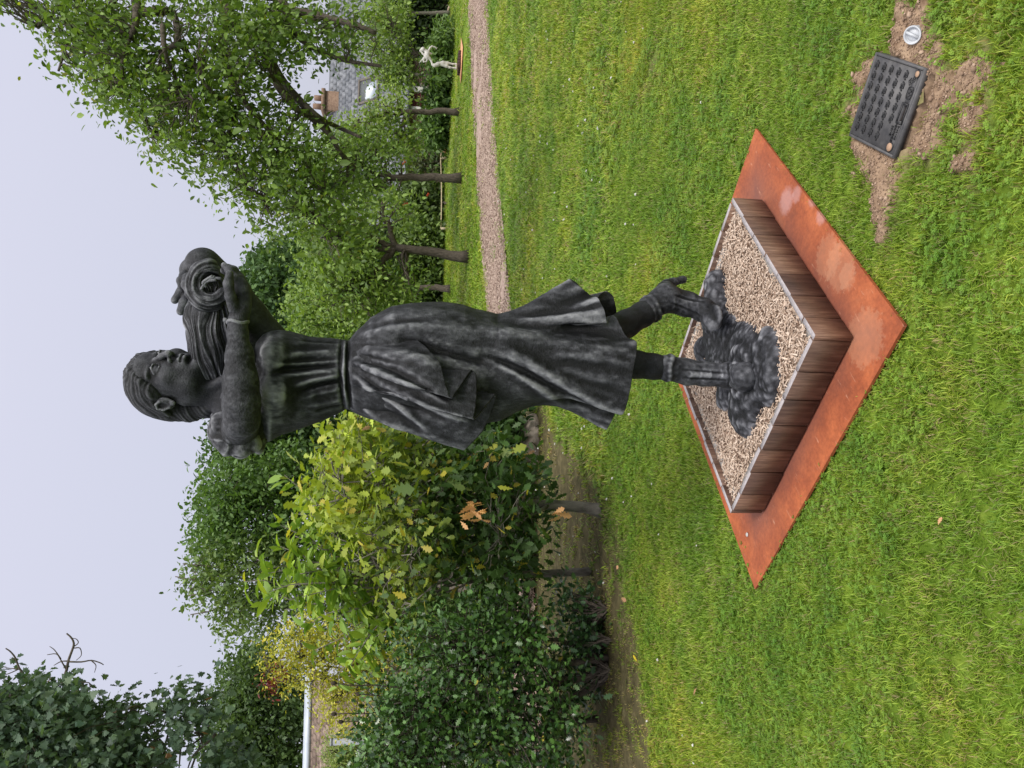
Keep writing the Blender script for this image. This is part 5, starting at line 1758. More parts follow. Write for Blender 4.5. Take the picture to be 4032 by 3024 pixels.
    ellsO = [(1500, 1790, 190, 130), (1420, 1720, 120, 80), (1700, 1870, 200, 170), (1900, 1900, 150, 170), (1560, 1960, 220, 170), (1850, 2050, 180, 180), (1980, 1830, 110, 110), (2060, 1960, 110, 120), (2050, 2110, 90, 90), (1650, 2130, 230, 150), (1880, 2230, 170, 110), (1330, 1820, 130, 90), (1350, 2000, 150, 130), (1600, 2320, 110, 110)]
    C = ell_px(r, 720, ellsO, yo - .05, .85, .6)
    hub = catmull(T, 4)[9:]
    big = []
    for tgt in ((1300, 1760), (1350, 1900), (1250, 1990), (1420, 2100), (1550, 2250), (1620, 2380), (1850, 2250), (1980, 2120), (1700, 1720), (1950, 1800), (1500, 1700), (1760, 2100), (1420, 2200)):
        L = limb(r, hub[r.integers(0, 10)], W(tgt[0], tgt[1], yo + r.uniform(-.5, .4)), .03, 7, .03)
        mb.tube(L, np.linspace(.016, .004, 7), 6)
        big += list(L[2:])
    twigs(r, mb, big, C, .005, .002, .7)
    mb.build('trunk', M_BARK_PALE, root, True)
    # light new growth is towards the top of the bush
    def oak_tint(P, n):
        x, y = proj(P)
        t = np.clip((1750 - x) / 420 + r.normal(0, .3, n), 0, 1)[:, None]
        c = (1 - t) * np.array([.055, .110, .028]) + t * np.array([.34, .42, .055])
        c *= np.exp(r.normal(0, .2, n))[:, None]
        m = r.random(n) < .05
        c[m] = np.array([.42, .36, .05]) * np.exp(r.normal(0, .25, m.sum()))[:, None]
        m = r.random(n) < .008
        c[m] = np.array([.36, .21, .09]) * np.exp(r.normal(0, .25, m.sum()))[:, None]
        return np.clip(c, 0, 1)
    P = clumps(r, C, 11, .075)
    D = droop_dirs(r, P, np.repeat(C, 11, 0), .7, -.25)
    sz = .074 * np.exp(r.normal(0, .28, len(P)))
    tn = oak_tint(P, len(P))
    single_leaves(root, 'oak', P, D, sz, tn, r, M_LEAF, 280)
    # brown withered sprays
    C2 = np.array([W(1835, 2020, yo - .8), W(1850, 2020, yo - .8), W(1870, 2022, yo - .8), W(2170, 2032, yo - .5)])
    P2 = clumps(r, C2, 6, .03)
    leaves('oak', P2, droop_dirs(r, P2, np.repeat(C2, 6, 0), .3, -1.2, .35), .075 * np.exp(r.normal(0, .2, len(P2))), tints(len(P2), r, (.30, .15, .06), (.45, .27, .13)), r, .8, 'withered_leaves', M_LEAF_MATT, root, 'stuff')
    # ---- sweet chestnut behind and above ----
    yc = yo + .35
    base = G(2330, 2250)
    root = empty('chestnut_tree', base, 'young sweet chestnut with long toothed bright leaves reaching above the oak', 'tree')
    r = np.random.default_rng(131)
    tips = [(960, 2290), (1010, 2200), (1060, 2330), (1100, 2150), (1120, 2400), (1180, 2260), (1230, 2080), (1210, 2470), (1300, 2330), (1340, 2500), (1290, 2180), (1240, 2560), (1380, 2620), (1400, 2420), (1460, 2560), (1150, 2020), (1120, 1870), (1330, 2700), (1450, 2680), (1560, 2480), (1500, 2300), (1180, 1930), (1400, 2250), (1600, 2620), (1040, 2260), (1090, 2060), (1010, 2380), (1190, 2350), (1270, 2420), (1160, 2110), (1330, 2440), (1230, 2160), (1150, 2300), (1420, 2600)]
    mb = MB()
    T = np.array([base, W(2100, 2260, yc), W(1800, 2270, yc), W(1500, 2280, yc)])
    mb.tube(catmull(T, 5), np.linspace(.035, .014, 16), 8)
    hub = catmull(T, 5)[6:]
    P, D = [], []
    for tx, ty in tips:
        t_ = W(tx, ty, yc + r.uniform(-.45, .4))
        L = limb(r, hub[r.integers(2, 10)], t_, .05, 9, .02)
        mb.tube(L, np.linspace(.011, .003, 9), 6)
        for k in range(30):
            u = r.uniform(.45, 1.0)
            i = u * 8; j = min(int(i), 7)
            p = L[j] + (L[j + 1] - L[j]) * (i - j)
            P.append(p + r.normal(0, .012, 3))
            ax = L[j + 1] - L[j]; ax /= np.linalg.norm(ax)
            q = r.normal(0, 1, 3); q -= (q @ ax) * ax; q /= np.linalg.norm(q)
            D.append(q * .9 + ax * .55 + np.array([0, 0, -.15]))
    mb.build('trunk', M_BARK_PALE, root, True)
    P, D = np.array(P), np.array(D)
    sz = .125 * np.exp(r.normal(0, .25, len(P)))
    tn = tints(len(P), r, (.065, .130, .022), (.180, .245, .040), .18, .06, (.40, .38, .04))
    single_leaves(root, 'chestnut', P, D, sz, tn, r, M_LEAF, 280)
    # ---- holly ----
    yh = 5.2
    root = empty('holly_bush', G(2440, 2640), 'large dark glossy holly bush with spiny leaves at the left edge of the lawn', 'holly bush')
    r = np.random.default_rng(132)
    ellsH = [(1700, 2560, 180, 140), (1850, 2480, 170, 130), (2000, 2420, 130, 110), (1950, 2600, 200, 150), (1700, 2750, 200, 170), (1620, 2900, 180, 180), (1900, 2780, 230, 170), (2120, 2560, 120, 120), (2150, 2720, 120, 130), (1850, 2950, 250, 160), (2080, 2900, 160, 150), (1650, 3080, 260, 150), (1560, 2760, 100, 100), (2220, 2860, 90, 110), (1480, 2950, 110, 120), (2130, 3050, 140, 120), (1760, 2420, 90, 70)]
    C = ell_px(r, 1900, ellsH, yh + .1, .8, .55)
    P = clumps(r, C, 9, .06)
    D = droop_dirs(r, P, np.repeat(C, 9, 0), .9, .1, .6)
    sz = .042 * np.exp(r.normal(0, .22, len(P)))
    tn = tints(len(P), r, (.009, .028, .007), (.046, .092, .020), .25, .006, (.40, .34, .05))
    single_leaves(root, 'holly', P, D, sz, tn, r, M_HOLLY, 280)
    mb = MB()
    hub = []
    for a, b in (((2440, 2650), (1900, 2600)), ((2440, 2680), (1800, 2800)), ((2430, 2740), (1950, 2900)), ((2390, 2900), (1750, 2950)), ((2420, 2600), (2100, 2500))):
        L = limb(r, G(a[0], a[1]) + [0, .3, 0], W(b[0], b[1], yh + .2), 0, 7, .03)
        mb.tube(L, np.linspace(.028, .008, 7), 7); hub += list(L[2:])
    twigs(r, mb, hub, C, .007, .002, .4)
    mb.build('trunk', M_BARK, root, True)
    root = empty('holly_shrub', G(2390, 2400), 'small dark holly shrub low on the shaded bare ground', 'holly bush')
    r = np.random.default_rng(133)
    C = ell_px(r, 190, [(2270, 2400, 70, 70), (2320, 2480, 60, 60), (2220, 2330, 50, 40), (2300, 2560, 70, 80), (2280, 2700, 60, 80)], 5.6, .3, .6)
    P = clumps(r, C, 8, .05)
    leaves('holly', P, droop_dirs(r, P, np.repeat(C, 8, 0), .9, .1, .6), .05 * np.exp(r.normal(0, .2, len(P))), tints(len(P), r, (.010, .028, .010), (.032, .07, .020)), r, .6, 'foliage', M_HOLLY, root, 'stuff')
    mb = MB(); twigs(r, mb, [G(2395, 2400), G(2410, 2520), G(2405, 2640)], C, .008, .002, .5); mb.build('stem', M_BARK, root, True)
    # dead flower stalks standing in the holly
    sm = simple_mat('dry_stalk', (.02, .016, .012), (.06, .045, .032), 60, .9, 0)
    for i, (a, b) in enumerate((((1500, 2712), (1318, 2690)), ((1510, 2765), (1415, 2732)), ((1530, 2806), (1318, 2812)), ((1600, 2895), (1420, 2908)), ((1510, 2840), (1345, 2842)))):
        mb = MB(); yy = 5.0 + .1 * i
        A_, B_ = W(a[0] + 160, a[1], yy), W(b[0], b[1], yy)
        mb.tube(limb(r, A_, B_, 0, 8, .006), np.linspace(.006, .003, 8), 6)
        for k in range(4):
            p = A_ + (B_ - A_) * r.uniform(.45, .9)
            mb.tube([p, p + np.array([r.normal(0, .05), r.normal(0, .04), .07])], [.003, .0015], 5)
        root = empty('dead_stalk', A_, None, None, 'dead flower stalks above the holly')
        tag(root, ['dry dark stalk with side shoots, nearest the yellow shrub', 'short leaning dry stalk among the holly tops', 'upright dry stalk with a brown seed head above the holly', 'dry stalk beside the grey post', 'thin dry stalk between two taller ones above the holly'][i], 'dead stalk')
        mb.build('stem', sm, root, True)
        m2 = MB(); m2.tube([B_ - [0, 0, .012], B_, B_ + [0, 0, .016], B_ + [0, 0, .024]], [.007, .014, .013, .004], 8); m2.build('seed_head', sm, root, True)
    # ---- sycamore hanging in from the left edge ----
    root = empty('sycamore_tree', G(2250, 4300), 'sycamore with drooping dark lobed leaves reaching in at the top of the left edge', 'tree')
    r = np.random.default_rng(134)
    ys_ = 7.0
    ellsS = [(130, 2850, 160, 120), (60, 2770, 80, 60), (230, 2790, 90, 80), (310, 2900, 120, 110), (400, 2870, 70, 60), (100, 3000, 190, 110), (330, 3040, 180, 110), (520, 2950, 70, 70), (590, 3000, 40, 50), (20, 2700, 40, 25, .5), (480, 3060, 100, 70), (-100, 2900, 150, 200), (550, 2810, 35, 35, .7), (450, 2800, 40, 30, .5)]
    C = ell_px(r, 800, ellsS, ys_, .8, .6)
    C2 = ell_px(r, 34, [(730, 2780, 50, 40), (790, 2820, 45, 35), (720, 2890, 40, 40), (690, 2810, 30, 40)], ys_ - .4, .15, .6)
    C3 = ell_px(r, 34, [(870, 2975, 45, 40), (920, 3010, 45, 35), (850, 3040, 50, 40), (940, 3060, 50, 40)], ys_ - .2, .2, .6)
    CC = np.vstack([C, C2, C3])
    P = clumps(r, CC, 11, .10)
    D = droop_dirs(r, P, np.repeat(CC, 11, 0), .5, -1.0, .5)
    sz = .052 * np.exp(r.normal(0, .25, len(P)))
    tn = tints(len(P), r, (.028, .052, .034), (.066, .100, .058), .2, .008, (.20, .10, .05))
    single_leaves(root, 'maple', P, D, sz, tn, r, M_LEAF, 260)
    mb = MB()
    b0 = G(2250, 4300)
    T = catmull([b0, b0 + [0, 0, 2.5], W(500, 3900, ys_ + .3), W(150, 3600, ys_ + .3)], 6)
    mb.tube(T, np.linspace(.2, .06, len(T)), 10)
    hub = []
    for a, b in (((500, 3900), (150, 2900)), ((350, 3800), (350, 2950)), ((200, 3650), (60, 2750)), ((520, 3900), (600, 3000)), ((560, 3900), (800, 2900)), ((600, 3950), (880, 3000)), ((540, 3850), (690, 2790)), ((300, 3700), (240, 2780))):
        L = limb(r, W(a[0], a[1], ys_ + .3), W(b[0], b[1], ys_), .03, 9, .012)
        mb.tube(L, np.linspace(.035, .006, 9), 6); hub += list(L[3:])
    twigs(r, mb, hub, CC, .009, .003, .5)
    # bare dead twigs against the sky
    def px(*q): return [W(a, b, ys_ - .2) for a, b in q]
    for q, r0 in (([(245, 2690), (262, 2640), (270, 2600), (288, 2550), (290, 2530), (280, 2510), (262, 2494)], .010), ([(268, 2605), (320, 2606), (360, 2600), (395, 2610), (408, 2618)], .006), ([(360, 2601), (378, 2620), (372, 2648)], .004), ([(262, 2640), (240, 2600), (222, 2575), (186, 2578)], .005), ([(240, 2595), (215, 2560), (195, 2545)], .004),
                  ([(268, 2603), (240, 2605), (212, 2620)], .005), ([(288, 2548), (308, 2532), (300, 2516), (275, 2512)], .004), ([(292, 2552), (315, 2552), (320, 2580), (300, 2600)], .004), ([(264, 2655), (315, 2684), (350, 2688), (362, 2705)], .005), ([(315, 2684), (330, 2705), (318, 2722)], .004), ([(352, 2690), (355, 2712), (345, 2722)], .003),
                  ([(105, 2690), (90, 2650), (75, 2630), (60, 2590), (40, 2565), (22, 2553)], .008), ([(75, 2633), (40, 2632), (15, 2626)], .004), ([(60, 2600), (42, 2590)], .004), ([(88, 2650), (105, 2640), (112, 2628)], .004), ([(75, 2634), (40, 2650), (20, 2655), (5, 2642)], .004), ([(850, 2890), (810, 2930), (760, 2975), (740, 3024)], .010), ([(720, 2860), (712, 2930), (705, 3024)], .010), ([(620, 2940), (600, 2880), (615, 2840)], .005), ([(800, 2940), (780, 2890), (750, 2880)], .005)):
        mb.tube(catmull(px(*q), 3), np.linspace(r0 * 1.3, r0 * .6, (len(q) - 1) * 3 + 1), 5)
    mb.build('trunk', M_BARK, root, True)
    # ---- the big apple tree reaching in from the right ----
    root = empty('apple_tree', np.array([6.6, 9.6, 0]), 'large spreading apple tree whose leafy boughs hang in from the right over the lawn', 'tree')
    r = np.random.default_rng(140)
    base = np.array([6.6, 9.6, 0.0])
    ya = 8.0
    mb = MB()
    top = base + [-.4, -.3, 2.4]
    mb.tube(limb(r, base, top, 0, 8, .01), np.linspace(.26, .18, 8), 12)
    boughs = [([(700, -500), (560, -150), (540, 30), (620, 45), (680, 50), (700, 160), (650, 195)], 7.6, .055), ([(800, -500), (900, 60), (1010, 130), (1065, 240), (1120, 330), (1200, 420), (1290, 510)], 8.0, .075), ([(1065, 240), (1090, 330), (1170, 430), (1230, 470), (1330, 560)], 7.9, .045),
              ([(1290, 510), (1340, 600), (1400, 660)], 7.9, .03), ([(1120, 330), (1240, 450), (1330, 500), (1420, 540)], 7.8, .035), ([(700, 160), (760, 240), (800, 320), (900, 430)], 7.5, .028), ([(540, 30), (530, 110), (500, 160)], 7.4, .04), ([(640, 100), (650, 200), (690, 300), (760, 390)], 7.3, .025),
              ([(900, 60), (880, 200), (950, 380), (1060, 520), (1120, 650)], 7.7, .035), ([(1060, 520), (1180, 620), (1290, 760)], 7.7, .02), ([(1000, -300), (1100, 0), (1250, 60), (1400, 100), (1480, 130)], 7.4, .05), ([(1100, 0), (1180, 150), (1330, 230), (1500, 260)], 7.5, .035), ([(560, -150), (350, -60), (200, 60), (150, 110)], 7.8, .03), ([(560, -150), (420, 40), (280, 150), (230, 280)], 7.5, .025), ([(530, 110), (480, 260), (520, 400), (600, 520)], 7.4, .02),
              ([(950, 380), (900, 560), (980, 720), (1050, 800)], 7.6, .018), ([(1120, 650), (1180, 760), (1240, 860), (1330, 930)], 7.6, .014), ([(1200, 420), (1120, 560), (1200, 700)], 7.8, .02)]
    hub = []
    for q, yy, r0 in boughs:
        P = catmull([W(a, b, yy + .25 * math.sin(i * 1.7 + a)) for i, (a, b) in enumerate(q)], 5)
        mb.tube(P, np.linspace(r0, r0 * .42, len(P)), 8)
        hub += list(P)
    mb.tube(limb(r, top, W(700, -500, 7.6), .05, 6, .02), np.linspace(.14, .06, 6), 9)
    mb.tube(limb(r, top, W(800, -500, 8.0), .05, 6, .02), np.linspace(.15, .08, 6), 9)
    mb.tube(limb(r, top, W(1000, -300, 7.4), .03, 6, .02), np.linspace(.12, .055, 6), 9)
    ellsA = [(200, 60, 90, 60, .5), (260, 160, 80, 90, .6), (300, 40, 130, 70), (250, 280, 50, 40, .5), (330, 290, 60, 50, .6), (430, 200, 140, 140), (450, 350, 110, 70), (600, 300, 120, 130), (560, 60, 150, 70, .7), (600, 440, 90, 80), (650, 560, 60, 70, .6), (760, 430, 160, 150), (720, 600, 90, 60, .7), (800, 100, 150, 130, .8), (900, 280, 160, 170), (950, 560, 130, 120), (860, 640, 90, 80, .8), (1000, 100, 170, 130), (950, 760, 80, 60, .8), (1060, 700, 110, 90), (1130, 560, 130, 130),
             (1150, 130, 130, 130), (1120, 800, 90, 80), (1060, 880, 60, 50, .8), (1220, 720, 100, 110), (1250, 880, 100, 80), (1300, 980, 90, 60, .8), (1330, 1010, 60, 60, .8), (1330, 800, 90, 100), (1300, 100, 110, 100, .6), (1400, 150, 70, 90, .5), (1420, 60, 80, 60, .5), (1150, 370, 60, 50, .4), (420, 90, 110, 90), (-60, -80, 120, 90)]
    C = ell_px(r, 2700, ellsA, ya - .3, .9, .6)
    C = C[~((lambda x, y: ((np.hypot((x - 630) / 70, (y - 180) / 60) < 1) | (np.hypot((x - 770) / 60, (y - 130) / 40) < 1) | (np.hypot((x - 1180) / 70, (y - 330) / 60) < .9)))(*proj(C)))]
    P = clumps(r, C, 8, .10)
    D = droop_dirs(r, P, np.repeat(C, 8, 0), .6, -.3, .65)
    sz = .055 * np.exp(r.normal(0, .25, len(P)))
    tn = tints(len(P), r, (.045, .080, .018), (.115, .170, .036), .2, .02, (.26, .28, .04))
    single_leaves(root, 'oval', P, D, sz, tn, r, M_LEAF, 200)
    twigs(r, mb, hub, C, .007, .0025, .42)
    mb.build('trunk', M_BARK, root, True)
    # ---- orchard trees across the path ----
    G_ = 'orchard trees beyond the chip path'
    ca, cb = (.050, .092, .020), (.135, .190, .042)
    def hubs(*q, Y): return [W(a, b, Y) for a, b in q]
    Y = G(1848, 1010)[1]
    crown_tree('orchard_tree', 'leaning apple tree with a thick forked trunk, nearest to the statue across the path', 'tree', G_, G(1848, 1010), W(1560, 975, Y), [(1330, 1000, 130, 130), (1420, 900, 130, 110), (1250, 880, 90, 80), (1480, 1090, 110, 110), (1300, 1130, 110, 110), (1400, 1200, 120, 100), (1560, 860, 90, 80), (1520, 1190, 90, 90), (1250, 1040, 80, 80), (1450, 1000, 130, 110), (1600, 1130, 60, 70)],
               Y, 1.3, 1100, 8, .17, .105, 'oval', ca, cb, 151, .125, hubs((1440, 930), (1390, 1000), (1480, 1080), (1420, 1130), (1530, 860), (1350, 880), (1500, 790), Y=Y), holes=[(1600, 985, 110, 75), (1540, 1000, 80, 90), (1530, 900, 60, 50), (1700, 1000, 120, 80)], twig_frac=.3, limb_r=.075, twig_r=(.02, .006))
    Y = G(1822, 700)[1]
    crown_tree('orchard_tree', 'straight trunked apple tree left of the ivy and the flat orange plate', 'tree', G_, G(1822, 700), W(1540, 700, Y), [(1330, 640, 120, 100), (1420, 740, 110, 90), (1260, 720, 100, 90), (1460, 620, 90, 80), (1500, 790, 70, 70), (1360, 560, 80, 70), (1550, 630, 50, 50), (1220, 640, 70, 70)],
               Y, 1.3, 640, 8, .18, .105, 'oval', ca, (.12, .175, .040), 152, .115, hubs((1350, 640), (1420, 760), (1300, 720), (1480, 620), Y=Y), holes=[(1610, 700, 110, 45)], twig_frac=.3, limb_r=.06, twig_r=(.02, .006))
    Y = G(1812, 440)[1]
    crown_tree('orchard_tree', 'apple tree with a low side limb standing in front of the dark red shutter', 'tree', G_, G(1812, 440), W(1600, 440, Y), [(1430, 500, 90, 60), (1500, 440, 70, 50), (1540, 520, 80, 70), (1430, 590, 80, 60), (1360, 560, 60, 40, .6), (1570, 400, 40, 50), (1590, 590, 50, 50)],
               Y, 1.3, 400, 8, .17, .115, 'oval', ca, (.145, .195, .042), 153, .095, hubs((1420, 470), (1560, 590), (1500, 400), (1600, 600), Y=Y), holes=[(1660, 395, 60, 55), (1460, 355, 45, 50)], twig_frac=.3, limb_r=.05, twig_r=(.018, .006))
    Y = G(1785, 160)[1]
    crown_tree('orchard_tree', 'slender tree leaning behind the pale bending statue', 'tree', G_, G(1786, 158), W(1650, 215, Y), [(1480, 200, 90, 80), (1540, 130, 80, 70), (1560, 260, 80, 70), (1460, 100, 60, 70), (1530, 300, 60, 60), (1590, 200, 40, 60), (1520, 40, 70, 60), (1600, 310, 40, 40)],
               Y, 1.3, 420, 8, .19, .115, 'oval', (.055, .095, .02), (.15, .205, .046), 154, .10, hubs((1500, 200), (1560, 130), (1560, 280), (1530, 330), Y=Y), twig_frac=.3, limb_r=.05, twig_r=(.018, .006))
    Y = G(1775, 1138)[1]
    crown_tree('orchard_tree', 'small apple tree half hidden by the statue\'s hip', 'tree', G_, G(1778, 1138), W(1640, 1130, Y), [(1250, 1180, 100, 90), (1340, 1260, 110, 80), (1180, 1220, 60, 60), (1450, 1200, 110, 100), (1560, 1230, 80, 80), (1230, 1290, 80, 60), (1400, 1100, 90, 60)],
               Y, 1.5, 760, 8, .22, .14, 'oval', ca, cb, 155, .11, hubs((1480, 1180), (1380, 1230), (1550, 1080), Y=Y), twig_frac=.3, limb_r=.06, twig_r=(.022, .007))
    # ---- planting in front of the house ----
    S_ = 'garden shrubs along the house wall'
    def shrub(label, base, ells, Y, n, ls, a, b, seed, shape='oval', nm='shrub', dep=.5):
        crown_tree(nm, label, 'shrub', S_, G(*base), W(base[0] - 30, base[1], Y), ells, Y, dep, n, 8, ls * 1.5, ls, shape, a, b, seed, .03, [], surf=.6, twig_frac=.08)
    shrub('broad leaved green shrub under the dark red shutter', (1772, 420), [(1725, 400, 35, 75), (1740, 340, 25, 40), (1735, 460, 28, 40)], 27, 330, .17, (.018, .042, .012), (.07, .12, .030), 161)
    shrub('rounded ivy shrub left of the shutter beside a trunk', (1760, 520), [(1715, 525, 40, 45), (1690, 495, 28, 25), (1735, 480, 25, 30)], 27, 240, .17, (.028, .058, .014), (.085, .14, .036), 162)
    shrub('light green shrub directly behind the pale bending statue', (1780, 250), [(1735, 270, 40, 45), (1720, 215, 28, 28), (1755, 225, 22, 30)], 26, 240, .16, (.032, .065, .016), (.10, .155, .04), 163)
    shrub('dark bushy undergrowth at the far right of the lawn edge', (1775, 20), [(1690, 30, 90, 60), (1640, 160, 70, 50), (1560, 30, 90, 70), (1690, 170, 50, 30), (1700, -60, 80, 60)], 30, 620, .20, (.012, .022, .009), (.035, .058, .020), 164)
    shrub('grassy tuft plant at the foot of the big dark trunk', (1786, 135), [(1758, 138, 24, 24)], 25.5, 90, .16, (.04, .075, .02), (.09, .14, .04), 165, 'chestnut')
    shrub('bushy hedge plant with orange berries near the straight apple trunk', (1765, 800), [(1690, 790, 70, 60), (1720, 860, 45, 60), (1640, 860, 60, 60), (1590, 790, 60, 50), (1650, 740, 60, 25)], 29, 520, .17, (.028, .050, .016), (.09, .13, .04), 166)
    shrub('green shrub at the lawn edge behind the leaning apple tree', (1765, 1000), [(1700, 985, 60, 40), (1720, 930, 40, 45), (1640, 930, 70, 60), (1730, 1060, 32, 35), (1690, 1100, 40, 50), (1600, 1010, 60, 60), (1620, 1130, 60, 70)], 28, 640, .17, (.035, .062, .016), (.11, .16, .042), 167)
    shrub('light green shrub at the lawn edge close to the statue\'s hip', (1765, 1220), [(1700, 1215, 60, 50), (1730, 1160, 32, 40), (1650, 1180, 60, 40), (1620, 1280, 70, 60)], 29, 420, .17, (.045, .08, .018), (.13, .18, .045), 168)
    shrub('twiggy dark climber on the brick wall beside the flat orange plate', (1765, 620), [(1700, 620, 60, 40), (1740, 650, 28, 40), (1660, 660, 60, 35)], 30, 160, .15, (.02, .03, .014), (.06, .075, .028), 169)
    r = np.random.default_rng(170)
    om = simple_mat('red_berry', (.40, .05, .02), (.5, .10, .03), 40, .6, 0)
    g = [o for o in bpy.data.objects if o.get('label', '').startswith('bushy hedge plant')][0]
    mb = MB()
    for cx, cy in ((1592, 637), (1596, 800), (1605, 805), (1630, 885), (1615, 890), (1690, 770), (1580, 1008), (1620, 1120), (1598, 1180)):
        for k in range(5):
            p = W(cx + r.normal(0, 4), cy + r.normal(0, 4), 28.2)
            mb.tube([p, p + [0, 0, .05]], [.04, .03], 5)
    tag(mb.build('berries', om, g), kind='stuff')
    # big old trunk at the far right
    root = empty('old_trunk', G(1748, 95), 'thick fluted old tree trunk in deep shade at the far right', 'tree')
    mb = MB(); Y = G(1748, 95)[1]
    for dy, rr in ((0, .42), (30, .30), (-28, .30), (52, .2)):
        mb.tube(catmull([W(1752, 92 + dy * 1.2, Y), W(1690, 92 + dy, Y), W(1620, 90 + dy * 1.1, Y), W(1540, 85 + dy * 1.6, Y)], 4), np.linspace(rr * 1.1, rr * .8, 13), 9)
    mb.build('trunk', M_BARK, root, True)
    r = np.random.default_rng(171)
    C = ell_px(r, 700, [(1500, 60, 140, 130), (1420, 130, 120, 130), (1560, 150, 70, 70), (1450, 300, 110, 80)], Y + 3, 1.5)
    P = clumps(r, C, 8, .35)
    leaves('tiny', P, droop_dirs(r, P, np.repeat(C, 8, 0)), .25 * np.exp(r.normal(0, .2, len(P))), tints(len(P), r, (.015, .03, .012), (.04, .07, .025)), r, .6, 'foliage', M_LEAF_MATT, root, 'stuff')
    for i, (b, t, lab) in enumerate((((1776, 50), (1632, 52), 'thin pale sapling pole at the right edge of the lawn'), ((1783, 308), (1630, 292), 'thin leaning sapling pole left of the pale bending statue'))):
        root = empty('sapling', G(*b), lab, 'sapling'); Y = G(*b)[1]
        mb = MB(); mb.tube(limb(r, G(*b), W(t[0], t[1], Y), 0, 8, .004), np.linspace(.075, .05, 8), 8)
        for dx, dy in ((-50, 25), (-45, -25), (-60, 5)): mb.tube(limb(r, W(t[0], t[1], Y), W(t[0] + dx, t[1] + dy, Y), 0, 5, .02), np.linspace(.04, .015, 5), 6)
        mb.build('trunk', M_BARK_PALE, root, True)
        C = ell_px(r, 70, [(t[0] - 70, t[1], 50, 50)], Y, .6); P = clumps(r, C, 8, .2)
        leaves('oval', P, droop_dirs(r, P, np.repeat(C, 8, 0)), .13 * np.exp(r.normal(0, .2, len(P))), tints(len(P), r, (.05, .09, .02), (.13, .18, .045)), r, .6, 'foliage', M_LEAF, root, 'stuff')

def single_leaves(root, shape, P, D, sz, tn, r, mat, top):
    """the leaves that show largest become parts of their own, the rest one foliage part"""
    V0, F0 = LEAF[shape]
    x, y = proj(P)
    depth = (P - CAM) @ _fw
    inside = (x > 0) & (x < 4032) & (y > 0) & (y < 3024)
    score = np.where(inside, sz / depth, 0) * (1 - .35 * (depth - depth.min()) / np.ptp(depth))
    order = np.argsort(-score)
    big, rest = order[:top], order[top:]
    leaves(shape, P[rest], D[rest], sz[rest], tn[rest], r, .5, 'foliage', mat, root, 'stuff')
    ms = []
    cs = tn[big]
    k = 8
    idx = np.argsort(cs[:, 0])
    grp = np.array_split(idx, k)
    inv = Matrix.Translation(root.location).inverted()
    for gset in grp:
        c = cs[gset].mean(0)
        me = mesh_np('leaf', V0, F0, False, np.tile(c, (len(V0), 1)))
        me.materials.append(mat)
        for i in gset:
            b = big[i]
            d = D[b] / np.linalg.norm(D[b])
            up = np.array([0, 0, 1.]) + r.normal(0, .5, 3)
            s = np.cross(up, d); s /= np.linalg.norm(s); u = np.cross(d, s)
            o = bpy.data.objects.new('leaf', me)
            COL.objects.link(o); o.parent = root
            M = Matrix(((d[0], s[0], u[0], P[b, 0]), (d[1], s[1], u[1], P[b, 1]), (d[2], s[2], u[2], P[b, 2]), (0, 0, 0, 1)))
            o.matrix_basis = inv @ M @ Matrix.Scale(sz[b], 4)
vegetation()
